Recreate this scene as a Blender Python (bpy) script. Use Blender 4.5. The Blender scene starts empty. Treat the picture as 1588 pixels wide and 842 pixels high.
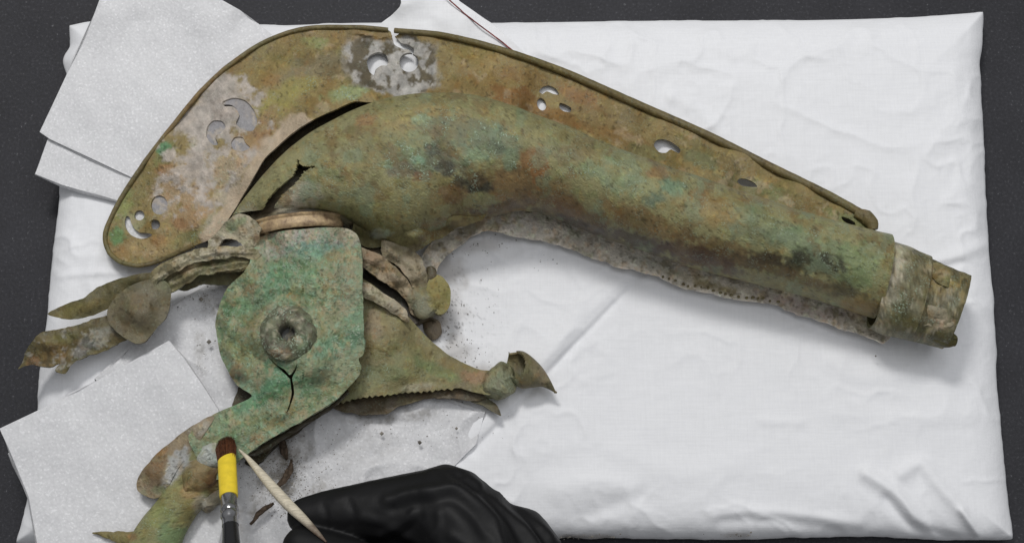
import bpy, math, random
import numpy as np
from mathutils import Vector
from mathutils.geometry import delaunay_2d_cdt

# ------------------------------------------------------------------ camera, world, lamps
S = 0.0003                       # one "u" of the measurements below is 0.3 mm
TILT, DIST = math.radians(14.0), 2500.0
W0, H0 = 1588.0, 842.0
sc = bpy.context.scene
col = sc.collection
CAM = np.array([0.0, -DIST*math.sin(TILT), DIST*math.cos(TILT)])
UP = np.array([0.0, math.cos(TILT), math.sin(TILT)])
FW = np.array([0.0, math.sin(TILT), -math.cos(TILT)])
cd = bpy.data.cameras.new('camera'); cam = bpy.data.objects.new('camera', cd); col.objects.link(cam)
cam.location = CAM*S; cam.rotation_euler = (TILT, 0, 0)
cd.sensor_width = 36.0; cd.lens = 36.0*DIST/W0; cd.clip_start = 0.01; cd.clip_end = 20.0
sc.camera = cam

world = bpy.data.worlds.new('World'); sc.world = world; world.use_nodes = True
wb = world.node_tree.nodes['Background']
wb.inputs[0].default_value = (0.95, 0.97, 1.0, 1); wb.inputs[1].default_value = 0.27

def area(name, loc, target, size, power, colr=(1, 1, 1), sy=None):
    l = bpy.data.lights.new(name, 'AREA'); l.energy = power; l.color = colr
    l.shape = 'RECTANGLE'; l.size = size; l.size_y = sy or size
    o = bpy.data.objects.new(name, l); col.objects.link(o); o.location = loc
    o.rotation_euler = (Vector(target)-Vector(loc)).to_track_quat('-Z', 'Y').to_euler()
    return o
area('key_lamp', (-0.30, 0.85, 1.55), (0, 0, 0), 0.40, 14.5, (1.0, 0.985, 0.96), 0.22)
area('ceiling_panel_lamp', (0.35, 0.35, 1.9), (0, 0, 0), 1.3, 12.0, (0.97, 0.98, 1.0))
vs = sc.view_settings
vs.view_transform = 'Standard'; vs.look = 'None'; vs.exposure = 0.0; vs.gamma = 1.0

# ------------------------------------------------------------------ helpers
rng = np.random.default_rng(7); random.seed(7)
_tab = np.random.default_rng(3).random((64, 64, 64))
def vnoise(x, y, z=0.0):
    x, y, z = np.broadcast_arrays(np.asarray(x, float), np.asarray(y, float), np.asarray(z, float))
    i, j, k = np.floor(x).astype(int), np.floor(y).astype(int), np.floor(z).astype(int)
    f, g, h = x-i, y-j, z-k
    f, g, h = f*f*(3-2*f), g*g*(3-2*g), h*h*(3-2*h)
    r = 0
    for a in (0, 1):
        for b in (0, 1):
            for c in (0, 1):
                w = (f if a else 1-f)*(g if b else 1-g)*(h if c else 1-h)
                r = r + w*_tab[(i+a) & 63, (j+b) & 63, (k+c) & 63]
    return r*2-1
def fbm(x, y, sc_, octv=4, z=0.0, gain=0.55):
    r, a, t = 0, 1.0, 0
    for o in range(octv):
        f = 2.03**o/sc_
        r = r + a*vnoise(np.asarray(x)*f+17.3*o, np.asarray(y)*f-9.1*o, np.asarray(z)*f+o*3.7); t += a; a *= gain
    return r/t
def P(px, py, z):
    """measured place -> world, in u, for a point at height z above the cushion top"""
    px, py, z = np.broadcast_arrays(np.asarray(px, float), np.asarray(py, float), np.asarray(z, float))
    d = FW*DIST + np.stack([px-W0/2, 0*px, 0*px], -1) + UP*(H0/2-py)[..., None]
    s = (z-CAM[2])/d[..., 2]
    return CAM + d*s[..., None]
def Q(p):
    """world (u) -> measured place"""
    r = np.asarray(p)-CAM
    dep = r@FW
    return W0/2+DIST*r[..., 0]/dep, H0/2-DIST*(r@UP)/dep
def lin(c):
    c = np.asarray(c, float)/255.0
    return np.where(c <= 0.04045, c/12.92, ((c+0.055)/1.055)**2.4)
def sstep(a, b, x):
    t = np.clip((x-a)/(b-a), 0, 1); return t*t*(3-2*t)
def catmull(pts, step, closed=True):
    pts = np.asarray(pts, float); n = len(pts); out = []
    for i in range(n if closed else n-1):
        if closed: p0, p1, p2, p3 = pts[i-1], pts[i], pts[(i+1) % n], pts[(i+2) % n]
        else: p0, p1, p2, p3 = pts[max(i-1, 0)], pts[i], pts[i+1], pts[min(i+2, n-1)]
        k = max(1, int(round(np.linalg.norm((p2-p1)[:2])/step)))
        for q in range(k):
            t = q/k
            a = 0.5*(2*p1+(p2-p0)*t+(2*p0-5*p1+4*p2-p3)*t*t+(3*p1-p0-3*p2+p3)*t**3)
            b = p1+(p2-p1)*t
            out.append(0.75*a+0.25*b)
    if not closed: out.append(pts[-1])
    return np.array(out)
def inside(poly, x, y):
    poly = np.asarray(poly); x = np.asarray(x); y = np.asarray(y); r = np.zeros(x.shape, bool)
    xj, yj = poly[-1]
    for xi, yi in poly:
        c = ((yi > y) != (yj > y)) & (x < (xj-xi)*(y-yi)/((yj-yi) if yj != yi else 1e-9)+xi)
        r ^= c; xj, yj = xi, yi
    return r
def idw(zpts, x, y, p=2.5, s=12.0):
    if np.isscalar(zpts): return np.full(np.shape(x), float(zpts))
    zp = np.asarray(zpts, float); num = 0; den = 0
    for a, b, z in zp:
        w = 1.0/((x-a)**2+(y-b)**2+s*s)**(p/2*1.3); num = num+w*z; den = den+w
    return num/den
def segdist(x, y, pl):
    d = np.full(np.shape(x), 1e9); 
    for (ax, ay), (bx, by) in zip(pl[:-1], pl[1:]):
        vx, vy = bx-ax, by-ay
        t = np.clip(((x-ax)*vx+(y-ay)*vy)/(vx*vx+vy*vy+1e-9), 0, 1)
        d = np.minimum(d, np.hypot(x-ax-t*vx, y-ay-t*vy))
    return d

ORG = {}
def empty(name, loc):
    o = bpy.data.objects.new(name, None); col.objects.link(o); o.empty_display_size = 0.01
    o.location = np.asarray(loc)*S; ORG[o.name] = np.asarray(loc, float); return o
def tag(o, label=None, cat=None, group=None, kind=None):
    for k, v in (('label', label), ('category', cat), ('group', group), ('kind', kind)):
        if v: o[k] = v
    return o
def obj(name, V, F, mat, parent=None, colr=None, smooth=True, sharp=38):
    V = np.asarray(V, float)
    org = ORG[parent.name] if parent is not None else np.array([*(V[:, :2].max(0)+V[:, :2].min(0))/2, V[:, 2].min()])
    me = bpy.data.meshes.new(name)
    me.from_pydata(((V-org)*S).tolist(), [], [list(map(int, f)) for f in F]); me.update()
    if smooth:
        me.polygons.foreach_set('use_smooth', [True]*len(me.polygons))
        if sharp: me.set_sharp_from_angle(angle=math.radians(sharp))
    if colr is not None:
        a = me.color_attributes.new('patina', 'FLOAT_COLOR', 'POINT')
        a.data.foreach_set('color', np.asarray(colr, np.float32).ravel())
    if mat: me.materials.append(mat)
    o = bpy.data.objects.new(name, me); col.objects.link(o)
    if parent is not None: o.parent = parent
    else: o.location = org*S
    ORG[o.name] = org
    return o
def vnormals(V, F):
    n = np.zeros_like(V)
    for f in F:
        for i in range(1, len(f)-1):
            c = np.cross(V[f[i]]-V[f[0]], V[f[i+1]]-V[f[0]])
            for q in (f[0], f[i], f[i+1]): n[q] += c
    return n/(np.linalg.norm(n, axis=1)[:, None]+1e-12)
def vnormals_fast(V, F):
    T = np.array([[f[0], f[i], f[i+1]] for f in F for i in range(1, len(f)-1)])
    c = np.cross(V[T[:, 1]]-V[T[:, 0]], V[T[:, 2]]-V[T[:, 0]])
    n = np.zeros_like(V)
    for k in range(3): np.add.at(n, T[:, k], c)
    return n/(np.linalg.norm(n, axis=1)[:, None]+1e-12)
def thicken(V, F, th):
    """gives an open sheet its wall: a second skin th behind it and a closed rim"""
    n = vnormals_fast(V, F); N = len(V)
    V2 = np.vstack([V, V-n*th]); F2 = [list(f) for f in F]+[[q+N for q in f[::-1]] for f in F]
    cnt = {}
    for f in F:
        for a, b in zip(f, list(f[1:])+[f[0]]):
            k = (min(a, b), max(a, b)); cnt[k] = None if k in cnt else (a, b)
    for e in cnt.values():
        if e: a, b = e; F2.append([b, a, a+N, b+N])
    return V2, F2

def sheet2d(outline, holes=(), g=4.0, step=4.0, smooth=True, rough=0.6):
    """triangulated 2-D sheet: outline with holes, filled with an even grid of points"""
    rings = []
    for k, r in enumerate([outline]+list(holes)):
        r = catmull(r, step) if smooth else np.asarray(r, float)
        r = r+np.stack([fbm(r[:, 0], r[:, 1], 14, 3, k), fbm(r[:, 1], r[:, 0], 14, 3, 5+k)], -1)*rough*(2 if k == 0 else 0.8)
        rings.append(r)
    o = rings[0]; x0, y0 = o.min(0); x1, y1 = o.max(0)
    gx, gy = np.meshgrid(np.arange(x0, x1, g), np.arange(y0, y1, g*0.87)); gx = gx.copy(); gx[1::2] += g/2
    gx, gy = gx.ravel(), gy.ravel(); gx = gx+rng.uniform(-.2, .2, gx.shape)*g; gy = gy+rng.uniform(-.2, .2, gy.shape)*g
    m = inside(o, gx, gy)
    for h in rings[1:]: m &= ~inside(h, gx, gy)
    allr = np.vstack(rings)
    gx, gy = gx[m], gy[m]
    keep = np.ones(len(gx), bool)
    for i in range(0, len(gx), 2000):
        d = np.hypot(gx[i:i+2000, None]-allr[None, :, 0], gy[i:i+2000, None]-allr[None, :, 1]).min(1); keep[i:i+2000] = d > g*0.45
    pts = np.vstack([allr, np.stack([gx[keep], gy[keep]], -1)])
    edges = []; b = 0
    for r in rings:
        n = len(r); edges += [(b+i, b+(i+1) % n) for i in range(n)]; b += n
    vo, eo, fo, *_ = delaunay_2d_cdt([Vector(p) for p in pts], edges, [], 0, 1e-4)
    V = np.array([[v.x, v.y] for v in vo]); F = np.array([list(f) for f in fo])
    c = V[F].mean(1); m = inside(o, c[:, 0], c[:, 1])
    for h in rings[1:]: m &= ~inside(h, c[:, 0], c[:, 1])
    F = F[m]
    used = np.unique(F); mp = -np.ones(len(V), int); mp[used] = np.arange(len(used))
    return V[used], mp[F]
def plate(name, outline, zpts, th, mat, parent=None, holes=(), g=4.0, step=4.0, smooth=True, rough=0.6, dent=1.5,
          paintf=None, zextra=None, sharp=38):
    v2, F = sheet2d(outline, holes, g, step, smooth, rough)
    x, y = v2[:, 0], v2[:, 1]
    z = idw(zpts, x, y)+dent*fbm(x, y, 30, 4, 2.0)
    if zextra is not None: z = z+zextra(x, y)
    V = P(x, y, z)
    a, b, c = V[F[0]]                                   # faces must look up
    if np.cross(b-a, c-a)[2] < 0: F = F[:, ::-1]
    V2, F2 = thicken(V, [list(f) for f in F], th)
    cl = None
    if paintf: c1 = paintf(x, y, z); cl = np.vstack([c1, c1])
    return obj(name, V2, F2, mat, parent, cl, sharp=sharp)
def hull_grid(name, T, B, zc, H, D, mat, parent, n=None, m=64, th=4, dent=1.5, paintf=None, cracks=(), power=1.0, sub=4.0, endcap=False):
    """round body between two measured edges T and B: an ellipse of height H above and D below the seam height zc at each station"""
    T = np.asarray(T, float); B = np.asarray(B, float); k = len(T)
    zc = np.interp(np.arange(k), np.linspace(0, k-1, len(np.atleast_1d(zc))), np.atleast_1d(zc))
    H = np.interp(np.arange(k), np.linspace(0, k-1, len(np.atleast_1d(H))), np.atleast_1d(H))
    D = np.interp(np.arange(k), np.linspace(0, k-1, len(np.atleast_1d(D))), np.atleast_1d(D))
    A = np.hstack([T, B, zc[:, None], H[:, None], D[:, None]])
    L = np.linalg.norm(np.diff((T+B)/2, axis=0), axis=1).sum()
    n = n or max(6, int(L/sub))
    s = np.linspace(0, k-1, n); R = np.zeros((n, 7))
    for i, t in enumerate(s):
        j = min(int(t), k-2); f = t-j
        p0, p1, p2, p3 = A[max(j-1, 0)], A[j], A[j+1], A[min(j+2, k-1)]
        R[i] = 0.5*(2*p1+(p2-p0)*f+(2*p0-5*p1+4*p2-p3)*f*f+(3*p1-p0-3*p2+p3)*f**3)
    a = np.linspace(0, 2*np.pi, m, endpoint=False)
    v = (1-np.cos(a))/2
    px = R[:, 0:1]*(1-v)+R[:, 2:3]*v; py = R[:, 1:2]*(1-v)+R[:, 3:4]*v
    V = P(px, py, R[:, 4:5]+0*px)
    sa = np.sign(np.sin(a))*np.abs(np.sin(a))**power
    dz = np.where(sa[None] > 0, sa[None]*R[:, 5:6], sa[None]*R[:, 6:7])
    V[..., 2] += dz+dent*fbm(px+0*dz, py+dz*0.5, 40, 5, 4.0)*(0.4+0.6*np.abs(sa))
    V = V.reshape(-1, 3)
    F = []
    qx, qy = Q(V); crk = np.zeros(len(V), bool)
    for i in range(n-1):
        for j in range(m):
            q = [i*m+j, i*m+(j+1) % m, (i+1)*m+(j+1) % m, (i+1)*m+j]
            F.append(q)
    if len(cracks):
        Fa = np.array(F); c = V[Fa].mean(1); cx, cy = Q(c); up = c[:, 2] > np.repeat(R[:-1, 4], m)-5
        m_ = np.zeros(len(F), bool)
        for ck in cracks: m_ |= inside(catmull(ck, 3), cx, cy) & up
        F = [f for f, d in zip(F, m_) if not d]
    if endcap: F.append(list(range((n-1)*m, n*m)))
    Vc = V[F[0]]
    ctr = V.mean(0)
    t0 = V[0:m].mean(0); nrm = np.cross(Vc[1]-Vc[0], Vc[2]-Vc[0])
    if nrm@(Vc[0]-t0) < 0: F = [f[::-1] for f in F]
    V2, F2 = thicken(V, F, th) if th else (V, F)
    cl = None
    if paintf: c1 = paintf(qx, qy, V[:, 2]); cl = np.vstack([c1, c1]) if th else c1
    return obj(name, V2, F2, mat, parent, cl)
def sweep(name, pts, mat, parent=None, m=10, step=4.0, paintf=None, flat=1.0, dent=0.0, caps=True):
    """tube along measured points (px, py, z, r)"""
    A = catmull(pts, step, closed=False)
    C = P(A[:, 0], A[:, 1], A[:, 2]); r = A[:, 3]; n = len(C)
    t = np.gradient(C, axis=0); t /= np.linalg.norm(t, axis=1)[:, None]+1e-9
    up = np.array([0, 0, 1.0]); V = []
    for i in range(n):
        b = np.cross(t[i], up); b /= np.linalg.norm(b)+1e-9; u = np.cross(b, t[i])
        for k in range(m):
            a = 2*math.pi*k/m
            V.append(C[i]+r[i]*(math.cos(a)*b+math.sin(a)*u*flat))
    V = np.array(V)
    if dent: V += dent*np.stack([fbm(V[:, 0], V[:, 1], 12, 3, V[:, 2]+k*50) for k in range(3)], -1)
    F = [[i*m+k, (i+1)*m+k, (i+1)*m+(k+1) % m, i*m+(k+1) % m] for i in range(n-1) for k in range(m)]
    if caps: F += [list(range(m)), list(range((n-1)*m, n*m))[::-1]]
    F = [f[::-1] for f in F]
    cl = None
    if paintf: qx, qy = Q(V); cl = paintf(qx, qy, V[:, 2])
    return obj(name, V, F, mat, parent, cl)
def lump(name, px, py, z, rx, ry, rz, mat, parent=None, paintf=None, dent=3.0, rot=0, nu=28, nv=16):
    c = P(px, py, z); V = []; F = []
    for i in range(nv+1):
        for k in range(nu):
            th, ph = math.pi*i/nv, 2*math.pi*k/nu
            a, b = rx*math.sin(th)*math.cos(ph), ry*math.sin(th)*math.sin(ph)
            V.append(c+np.array([a*math.cos(rot)-b*math.sin(rot), a*math.sin(rot)+b*math.cos(rot), rz*math.cos(th)]))
    V = np.array(V); V += dent*np.stack([fbm(V[:, 0], V[:, 1], 22, 3, V[:, 2]+k*50) for k in range(3)], -1)
    for i in range(nv):
        for k in range(nu): F.append([i*nu+k, (i+1)*nu+k, (i+1)*nu+(k+1) % nu, i*nu+(k+1) % nu])
    cl = None
    if paintf: qx, qy = Q(V); cl = paintf(qx, qy, V[:, 2])
    return obj(name, V, F, mat, parent, cl)

# ------------------------------------------------------------------ materials
def mat(name, build):
    m = bpy.data.materials.new(name); m.use_nodes = True
    nt = m.node_tree; b = nt.nodes['Principled BSDF']
    build(nt, b, lambda t, **k: node(nt, t, **k)); return m
def node(nt, t, **k):
    n = nt.nodes.new(t)
    for a, v in k.items():
        if a.startswith('i_'):
            key = a[2:]; key = int(key) if key.isdigit() else key.replace('_', ' ')
            n.inputs[key].default_value = v
        else: setattr(n, a, v)
    return n
def ramp(nt, pts):
    r = nt.nodes.new('ShaderNodeValToRGB'); e = r.color_ramp.elements
    while len(e) < len(pts): e.new(0.5)
    for q, (p, c) in zip(e, pts): q.position = p; q.color = c if len(c) == 4 else (*c, 1)
    return r
def g4(v): return (v, v, v, 1)

def m_patina(nt, b, N):
    L = nt.links.new
    tc = N('ShaderNodeTexCoord'); at = N('ShaderNodeAttribute', attribute_name='patina')
    n1 = N('ShaderNodeTexNoise', i_Scale=900.0, i_Detail=5.0, i_Roughness=0.65); L(tc.outputs['Object'], n1.inputs['Vector'])
    n2 = N('ShaderNodeTexNoise', i_Scale=160.0, i_Detail=4.0, i_Roughness=0.6); L(tc.outputs['Object'], n2.inputs['Vector'])
    n3 = N('ShaderNodeTexNoise', i_Scale=1250.0, i_Detail=2.0); L(tc.outputs['Object'], n3.inputs['Vector'])
    r1 = ramp(nt, [(0.28, g4(0.84)), (0.5, g4(1.0)), (0.72, g4(1.18))]); L(n1.outputs['Fac'], r1.inputs['Fac'])
    r2 = ramp(nt, [(0.3, (0.90, 0.92, 0.92)), (0.5, g4(1.0)), (0.7, (1.10, 1.07, 1.02))]); L(n2.outputs['Fac'], r2.inputs['Fac'])
    a = N('ShaderNodeMix', data_type='RGBA', blend_type='MULTIPLY'); a.inputs['Factor'].default_value = 1
    L(at.outputs['Color'], a.inputs[6]); L(r1.outputs['Color'], a.inputs[7])
    c = N('ShaderNodeMix', data_type='RGBA', blend_type='MULTIPLY'); c.inputs['Factor'].default_value = 1
    L(a.outputs[2], c.inputs[6]); L(r2.outputs['Color'], c.inputs[7])
    # pale mineral crystals where the crust is marked
    r3 = ramp(nt, [(0.55, g4(0)), (0.61, g4(1))]); L(n3.outputs['Fac'], r3.inputs['Fac'])
    mu = N('ShaderNodeMath', operation='MULTIPLY'); L(r3.outputs['Color'], mu.inputs[0]); L(at.outputs['Alpha'], mu.inputs[1])
    d = N('ShaderNodeMix', data_type='RGBA'); L(mu.outputs[0], d.inputs['Factor']); L(c.outputs[2], d.inputs[6]); d.inputs[7].default_value = (0.30, 0.37, 0.27, 1)
    L(d.outputs[2], b.inputs['Base Color'])
    rr = ramp(nt, [(0.3, g4(0.36)), (0.7, g4(0.62))]); L(n2.outputs['Fac'], rr.inputs['Fac']); L(rr.outputs['Color'], b.inputs['Roughness'])
    b.inputs['Specular IOR Level'].default_value = 0.34
    bu = N('ShaderNodeBump', i_Strength=0.22, i_Distance=0.0007); L(n1.outputs['Fac'], bu.inputs['Height'])
    bu2 = N('ShaderNodeBump', i_Strength=0.24, i_Distance=0.0016); L(n2.outputs['Fac'], bu2.inputs['Height']); L(bu.outputs['Normal'], bu2.inputs['Normal'])
    lu = N('ShaderNodeRGBToBW'); L(d.outputs[2], lu.inputs[0])
    bu3 = N('ShaderNodeBump', i_Strength=0.5, i_Distance=0.004); L(lu.outputs[0], bu3.inputs['Height']); L(bu2.outputs['Normal'], bu3.inputs['Normal'])
    L(bu3.outputs['Normal'], b.inputs['Normal'])
PAT = mat('bronze_patina', m_patina)

def m_brass(nt, b, N):
    L = nt.links.new; tc = N('ShaderNodeTexCoord')
    n = N('ShaderNodeTexNoise', i_Scale=220.0, i_Detail=6.0, i_Roughness=0.7); L(tc.outputs['Object'], n.inputs['Vector'])
    r = ramp(nt, [(0.3, (0.12, 0.07, 0.035)), (0.45, (0.30, 0.21, 0.12)), (0.6, (0.48, 0.35, 0.19)), (0.75, (0.44, 0.39, 0.30))]); L(n.outputs['Fac'], r.inputs['Fac'])
    L(r.outputs['Color'], b.inputs['Base Color']); b.inputs['Metallic'].default_value = 0.15; b.inputs['Roughness'].default_value = 0.5
    bu = N('ShaderNodeBump', i_Strength=0.4, i_Distance=0.0006); L(n.outputs['Fac'], bu.inputs['Height']); L(bu.outputs['Normal'], b.inputs['Normal'])
BRASS = mat('worn_brass', m_brass)

def m_cloth(nt, b, N):
    L = nt.links.new; tc = N('ShaderNodeTexCoord'); at = N('ShaderNodeAttribute', attribute_name='patina')
    mp = N('ShaderNodeMapping'); mp.inputs['Scale'].default_value = (1.0, 0.06, 1.0); L(tc.outputs['Object'], mp.inputs['Vector'])
    n = N('ShaderNodeTexNoise', i_Scale=1400.0, i_Detail=2.0); L(mp.outputs['Vector'], n.inputs['Vector'])
    mp2 = N('ShaderNodeMapping'); mp2.inputs['Scale'].default_value = (0.06, 1.0, 1.0); L(tc.outputs['Object'], mp2.inputs['Vector'])
    n2 = N('ShaderNodeTexNoise', i_Scale=1100.0, i_Detail=2.0); L(mp2.outputs['Vector'], n2.inputs['Vector'])
    ad = N('ShaderNodeMath', operation='ADD'); L(n.outputs['Fac'], ad.inputs[0]); L(n2.outputs['Fac'], ad.inputs[1])
    r = ramp(nt, [(0.35, g4(0.965)), (0.65, g4(1.02))])
    hf = N('ShaderNodeMath', operation='MULTIPLY'); hf.inputs[1].default_value = 0.5; L(ad.outputs[0], hf.inputs[0]); L(hf.outputs[0], r.inputs['Fac'])
    mx = N('ShaderNodeMix', data_type='RGBA', blend_type='MULTIPLY'); mx.inputs['Factor'].default_value = 1
    L(at.outputs['Color'], mx.inputs[6]); L(r.outputs['Color'], mx.inputs[7]); L(mx.outputs[2], b.inputs['Base Color'])
    b.inputs['Roughness'].default_value = 0.75; b.inputs['Specular IOR Level'].default_value = 0.25
    n4 = N('ShaderNodeTexNoise', i_Scale=55.0, i_Detail=4.0, i_Roughness=0.5); L(tc.outputs['Object'], n4.inputs['Vector'])
    bu = N('ShaderNodeBump', i_Strength=0.14, i_Distance=0.0004); L(ad.outputs[0], bu.inputs['Height'])
    bu2 = N('ShaderNodeBump', i_Strength=0.22, i_Distance=0.004); L(n4.outputs['Fac'], bu2.inputs['Height']); L(bu.outputs['Normal'], bu2.inputs['Normal'])
    L(bu2.outputs['Normal'], b.inputs['Normal'])
CLOTH = mat('white_woven_cloth', m_cloth)

def m_foam(nt, b, N):
    L = nt.links.new; tc = N('ShaderNodeTexCoord'); at = N('ShaderNodeAttribute', attribute_name='patina')
    v = N('ShaderNodeTexVoronoi', i_Scale=700.0); L(tc.outputs['Object'], v.inputs['Vector'])
    n = N('ShaderNodeTexNoise', i_Scale=300.0, i_Detail=4.0, i_Roughness=0.6); L(tc.outputs['Object'], n.inputs['Vector'])
    rv = ramp(nt, [(0.0, g4(1.02)), (0.5, g4(0.99)), (0.85, g4(0.93))]); L(v.outputs['Distance'], rv.inputs['Fac'])
    vv = N('ShaderNodeTexVoronoi', i_Scale=1350.0); L(tc.outputs['Object'], vv.inputs['Vector'])
    sp = N('ShaderNodeSeparateColor'); L(vv.outputs['Color'], sp.inputs[0])
    rs = ramp(nt, [(0.0, g4(0.965)), (0.85, g4(1.0)), (0.97, g4(1.14))]); L(sp.outputs[0], rs.inputs['Fac'])  # random cells coloured brighter to paint the foam's sparkle
    m1 = N('ShaderNodeMix', data_type='RGBA', blend_type='MULTIPLY'); m1.inputs['Factor'].default_value = 1; L(at.outputs['Color'], m1.inputs[6]); L(rv.outputs['Color'], m1.inputs[7])
    m2 = N('ShaderNodeMix', data_type='RGBA', blend_type='MULTIPLY'); m2.inputs['Factor'].default_value = 1; L(m1.outputs[2], m2.inputs[6]); L(rs.outputs['Color'], m2.inputs[7])
    L(m2.outputs[2], b.inputs['Base Color']); b.inputs['Roughness'].default_value = 0.5; b.inputs['Specular IOR Level'].default_value = 0.3
    bu = N('ShaderNodeBump', i_Strength=0.3, i_Distance=0.0004); L(v.outputs['Distance'], bu.inputs['Height'])
    bu2 = N('ShaderNodeBump', i_Strength=0.14, i_Distance=0.0006); L(n.outputs['Fac'], bu2.inputs['Height']); L(bu.outputs['Normal'], bu2.inputs['Normal'])
    L(bu2.outputs['Normal'], b.inputs['Normal'])
_f = m_foam
def m_foam2(nt, b, N):
    _f(nt, b, N); b.inputs['Subsurface Weight'].default_value = 0.35; b.inputs['Subsurface Radius'].default_value = (1, 1, 1); b.inputs['Subsurface Scale'].default_value = 0.002
FOAM = mat('white_cell_foam', m_foam2)

def m_table(nt, b, N):
    L = nt.links.new; tc = N('ShaderNodeTexCoord')
    n = N('ShaderNodeTexNoise', i_Scale=700.0, i_Detail=4.0, i_Roughness=0.7); L(tc.outputs['Object'], n.inputs['Vector'])
    n2 = N('ShaderNodeTexNoise', i_Scale=26.0, i_Detail=5.0, i_Roughness=0.6); L(tc.outputs['Object'], n2.inputs['Vector'])
    r = ramp(nt, [(0.3, (0.020, 0.020, 0.023)), (0.58, (0.031, 0.031, 0.036)), (0.66, (0.055, 0.055, 0.061)), (0.74, (0.19, 0.19, 0.2))]); L(n.outputs['Fac'], r.inputs['Fac'])
    r2 = ramp(nt, [(0.3, g4(0.85)), (0.7, g4(1.18))]); L(n2.outputs['Fac'], r2.inputs['Fac'])
    m1 = N('ShaderNodeMix', data_type='RGBA', blend_type='MULTIPLY'); m1.inputs['Factor'].default_value = 1; L(r.outputs['Color'], m1.inputs[6]); L(r2.outputs['Color'], m1.inputs[7])
    L(m1.outputs[2], b.inputs['Base Color']); b.inputs['Roughness'].default_value = 0.6; b.inputs['Specular IOR Level'].default_value = 0.2
    bu = N('ShaderNodeBump', i_Strength=0.3, i_Distance=0.0004); L(n.outputs['Fac'], bu.inputs['Height']); L(bu.outputs['Normal'], b.inputs['Normal'])
TABLE = mat('speckled_grey_worktop', m_table)

def plain(name, c, rough, spec=0.5, metal=0.0, ns=0, na=0.2, bump=0.0, bs=300.0):
    def f(nt, b, N):
        L = nt.links.new; tc = N('ShaderNodeTexCoord')
        b.inputs['Base Color'].default_value = (*c, 1); b.inputs['Roughness'].default_value = rough
        b.inputs['Specular IOR Level'].default_value = spec; b.inputs['Metallic'].default_value = metal
        if ns:
            n = N('ShaderNodeTexNoise', i_Scale=ns, i_Detail=4.0); L(tc.outputs['Object'], n.inputs['Vector'])
            r = ramp(nt, [(0.3, tuple(x*(1-na) for x in c)), (0.7, tuple(min(1, x*(1+na)) for x in c))]); L(n.outputs['Fac'], r.inputs['Fac']); L(r.outputs['Color'], b.inputs['Base Color'])
        if bump:
            n = N('ShaderNodeTexNoise', i_Scale=bs, i_Detail=4.0); L(tc.outputs['Object'], n.inputs['Vector'])
            bu = N('ShaderNodeBump', i_Strength=bump, i_Distance=0.001); L(n.outputs['Fac'], bu.inputs['Height']); L(bu.outputs['Normal'], b.inputs['Normal'])
    return mat(name, f)
GLOVE = plain('black_nitrile', (0.006, 0.006, 0.0065), 0.56, 0.22, bump=0.45, bs=90.0)
YELLOW = plain('yellow_tape', (0.78, 0.58, 0.035), 0.45, 0.4, ns=300, na=0.1)
CHROME = plain('chromed_ferrule', (0.36, 0.36, 0.37), 0.22, 0.5, 0.95, ns=200, na=0.3)
BLACKP = plain('black_lacquer', (0.012, 0.012, 0.013), 0.25, 0.5)
HAIR = plain('brown_bristle_hair', (0.085, 0.03, 0.012), 0.5, 0.3, ns=900, na=0.5)
SOIL = plain('dry_soil', (0.19, 0.175, 0.15), 0.9, 0.1, ns=150, na=0.7)
ROOT = plain('dark_brown_flake', (0.075, 0.055, 0.04), 0.9, 0.1, ns=600, na=0.6, bump=0.6, bs=700)
THREAD = plain('dark_red_thread', (0.20, 0.05, 0.045), 0.8, 0.1, ns=200, na=0.5)
def m_wood(nt, b, N):
    L = nt.links.new; at = N('ShaderNodeAttribute', attribute_name='patina'); tc = N('ShaderNodeTexCoord')
    mp = N('ShaderNodeMapping'); mp.inputs['Rotation'].default_value = (0, 0, math.radians(46)); mp.inputs['Scale'].default_value = (0.08, 1, 1); L(tc.outputs['Object'], mp.inputs['Vector'])
    n = N('ShaderNodeTexNoise', i_Scale=1500.0, i_Detail=3.0); L(mp.outputs['Vector'], n.inputs['Vector'])
    r = ramp(nt, [(0.3, g4(0.75)), (0.7, g4(1.15))]); L(n.outputs['Fac'], r.inputs['Fac'])
    m1 = N('ShaderNodeMix', data_type='RGBA', blend_type='MULTIPLY'); m1.inputs['Factor'].default_value = 1; L(at.outputs['Color'], m1.inputs[6]); L(r.outputs['Color'], m1.inputs[7])
    L(m1.outputs[2], b.inputs['Base Color']); b.inputs['Roughness'].default_value = 0.6
WOOD = mat('bamboo_wood', m_wood)

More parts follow.
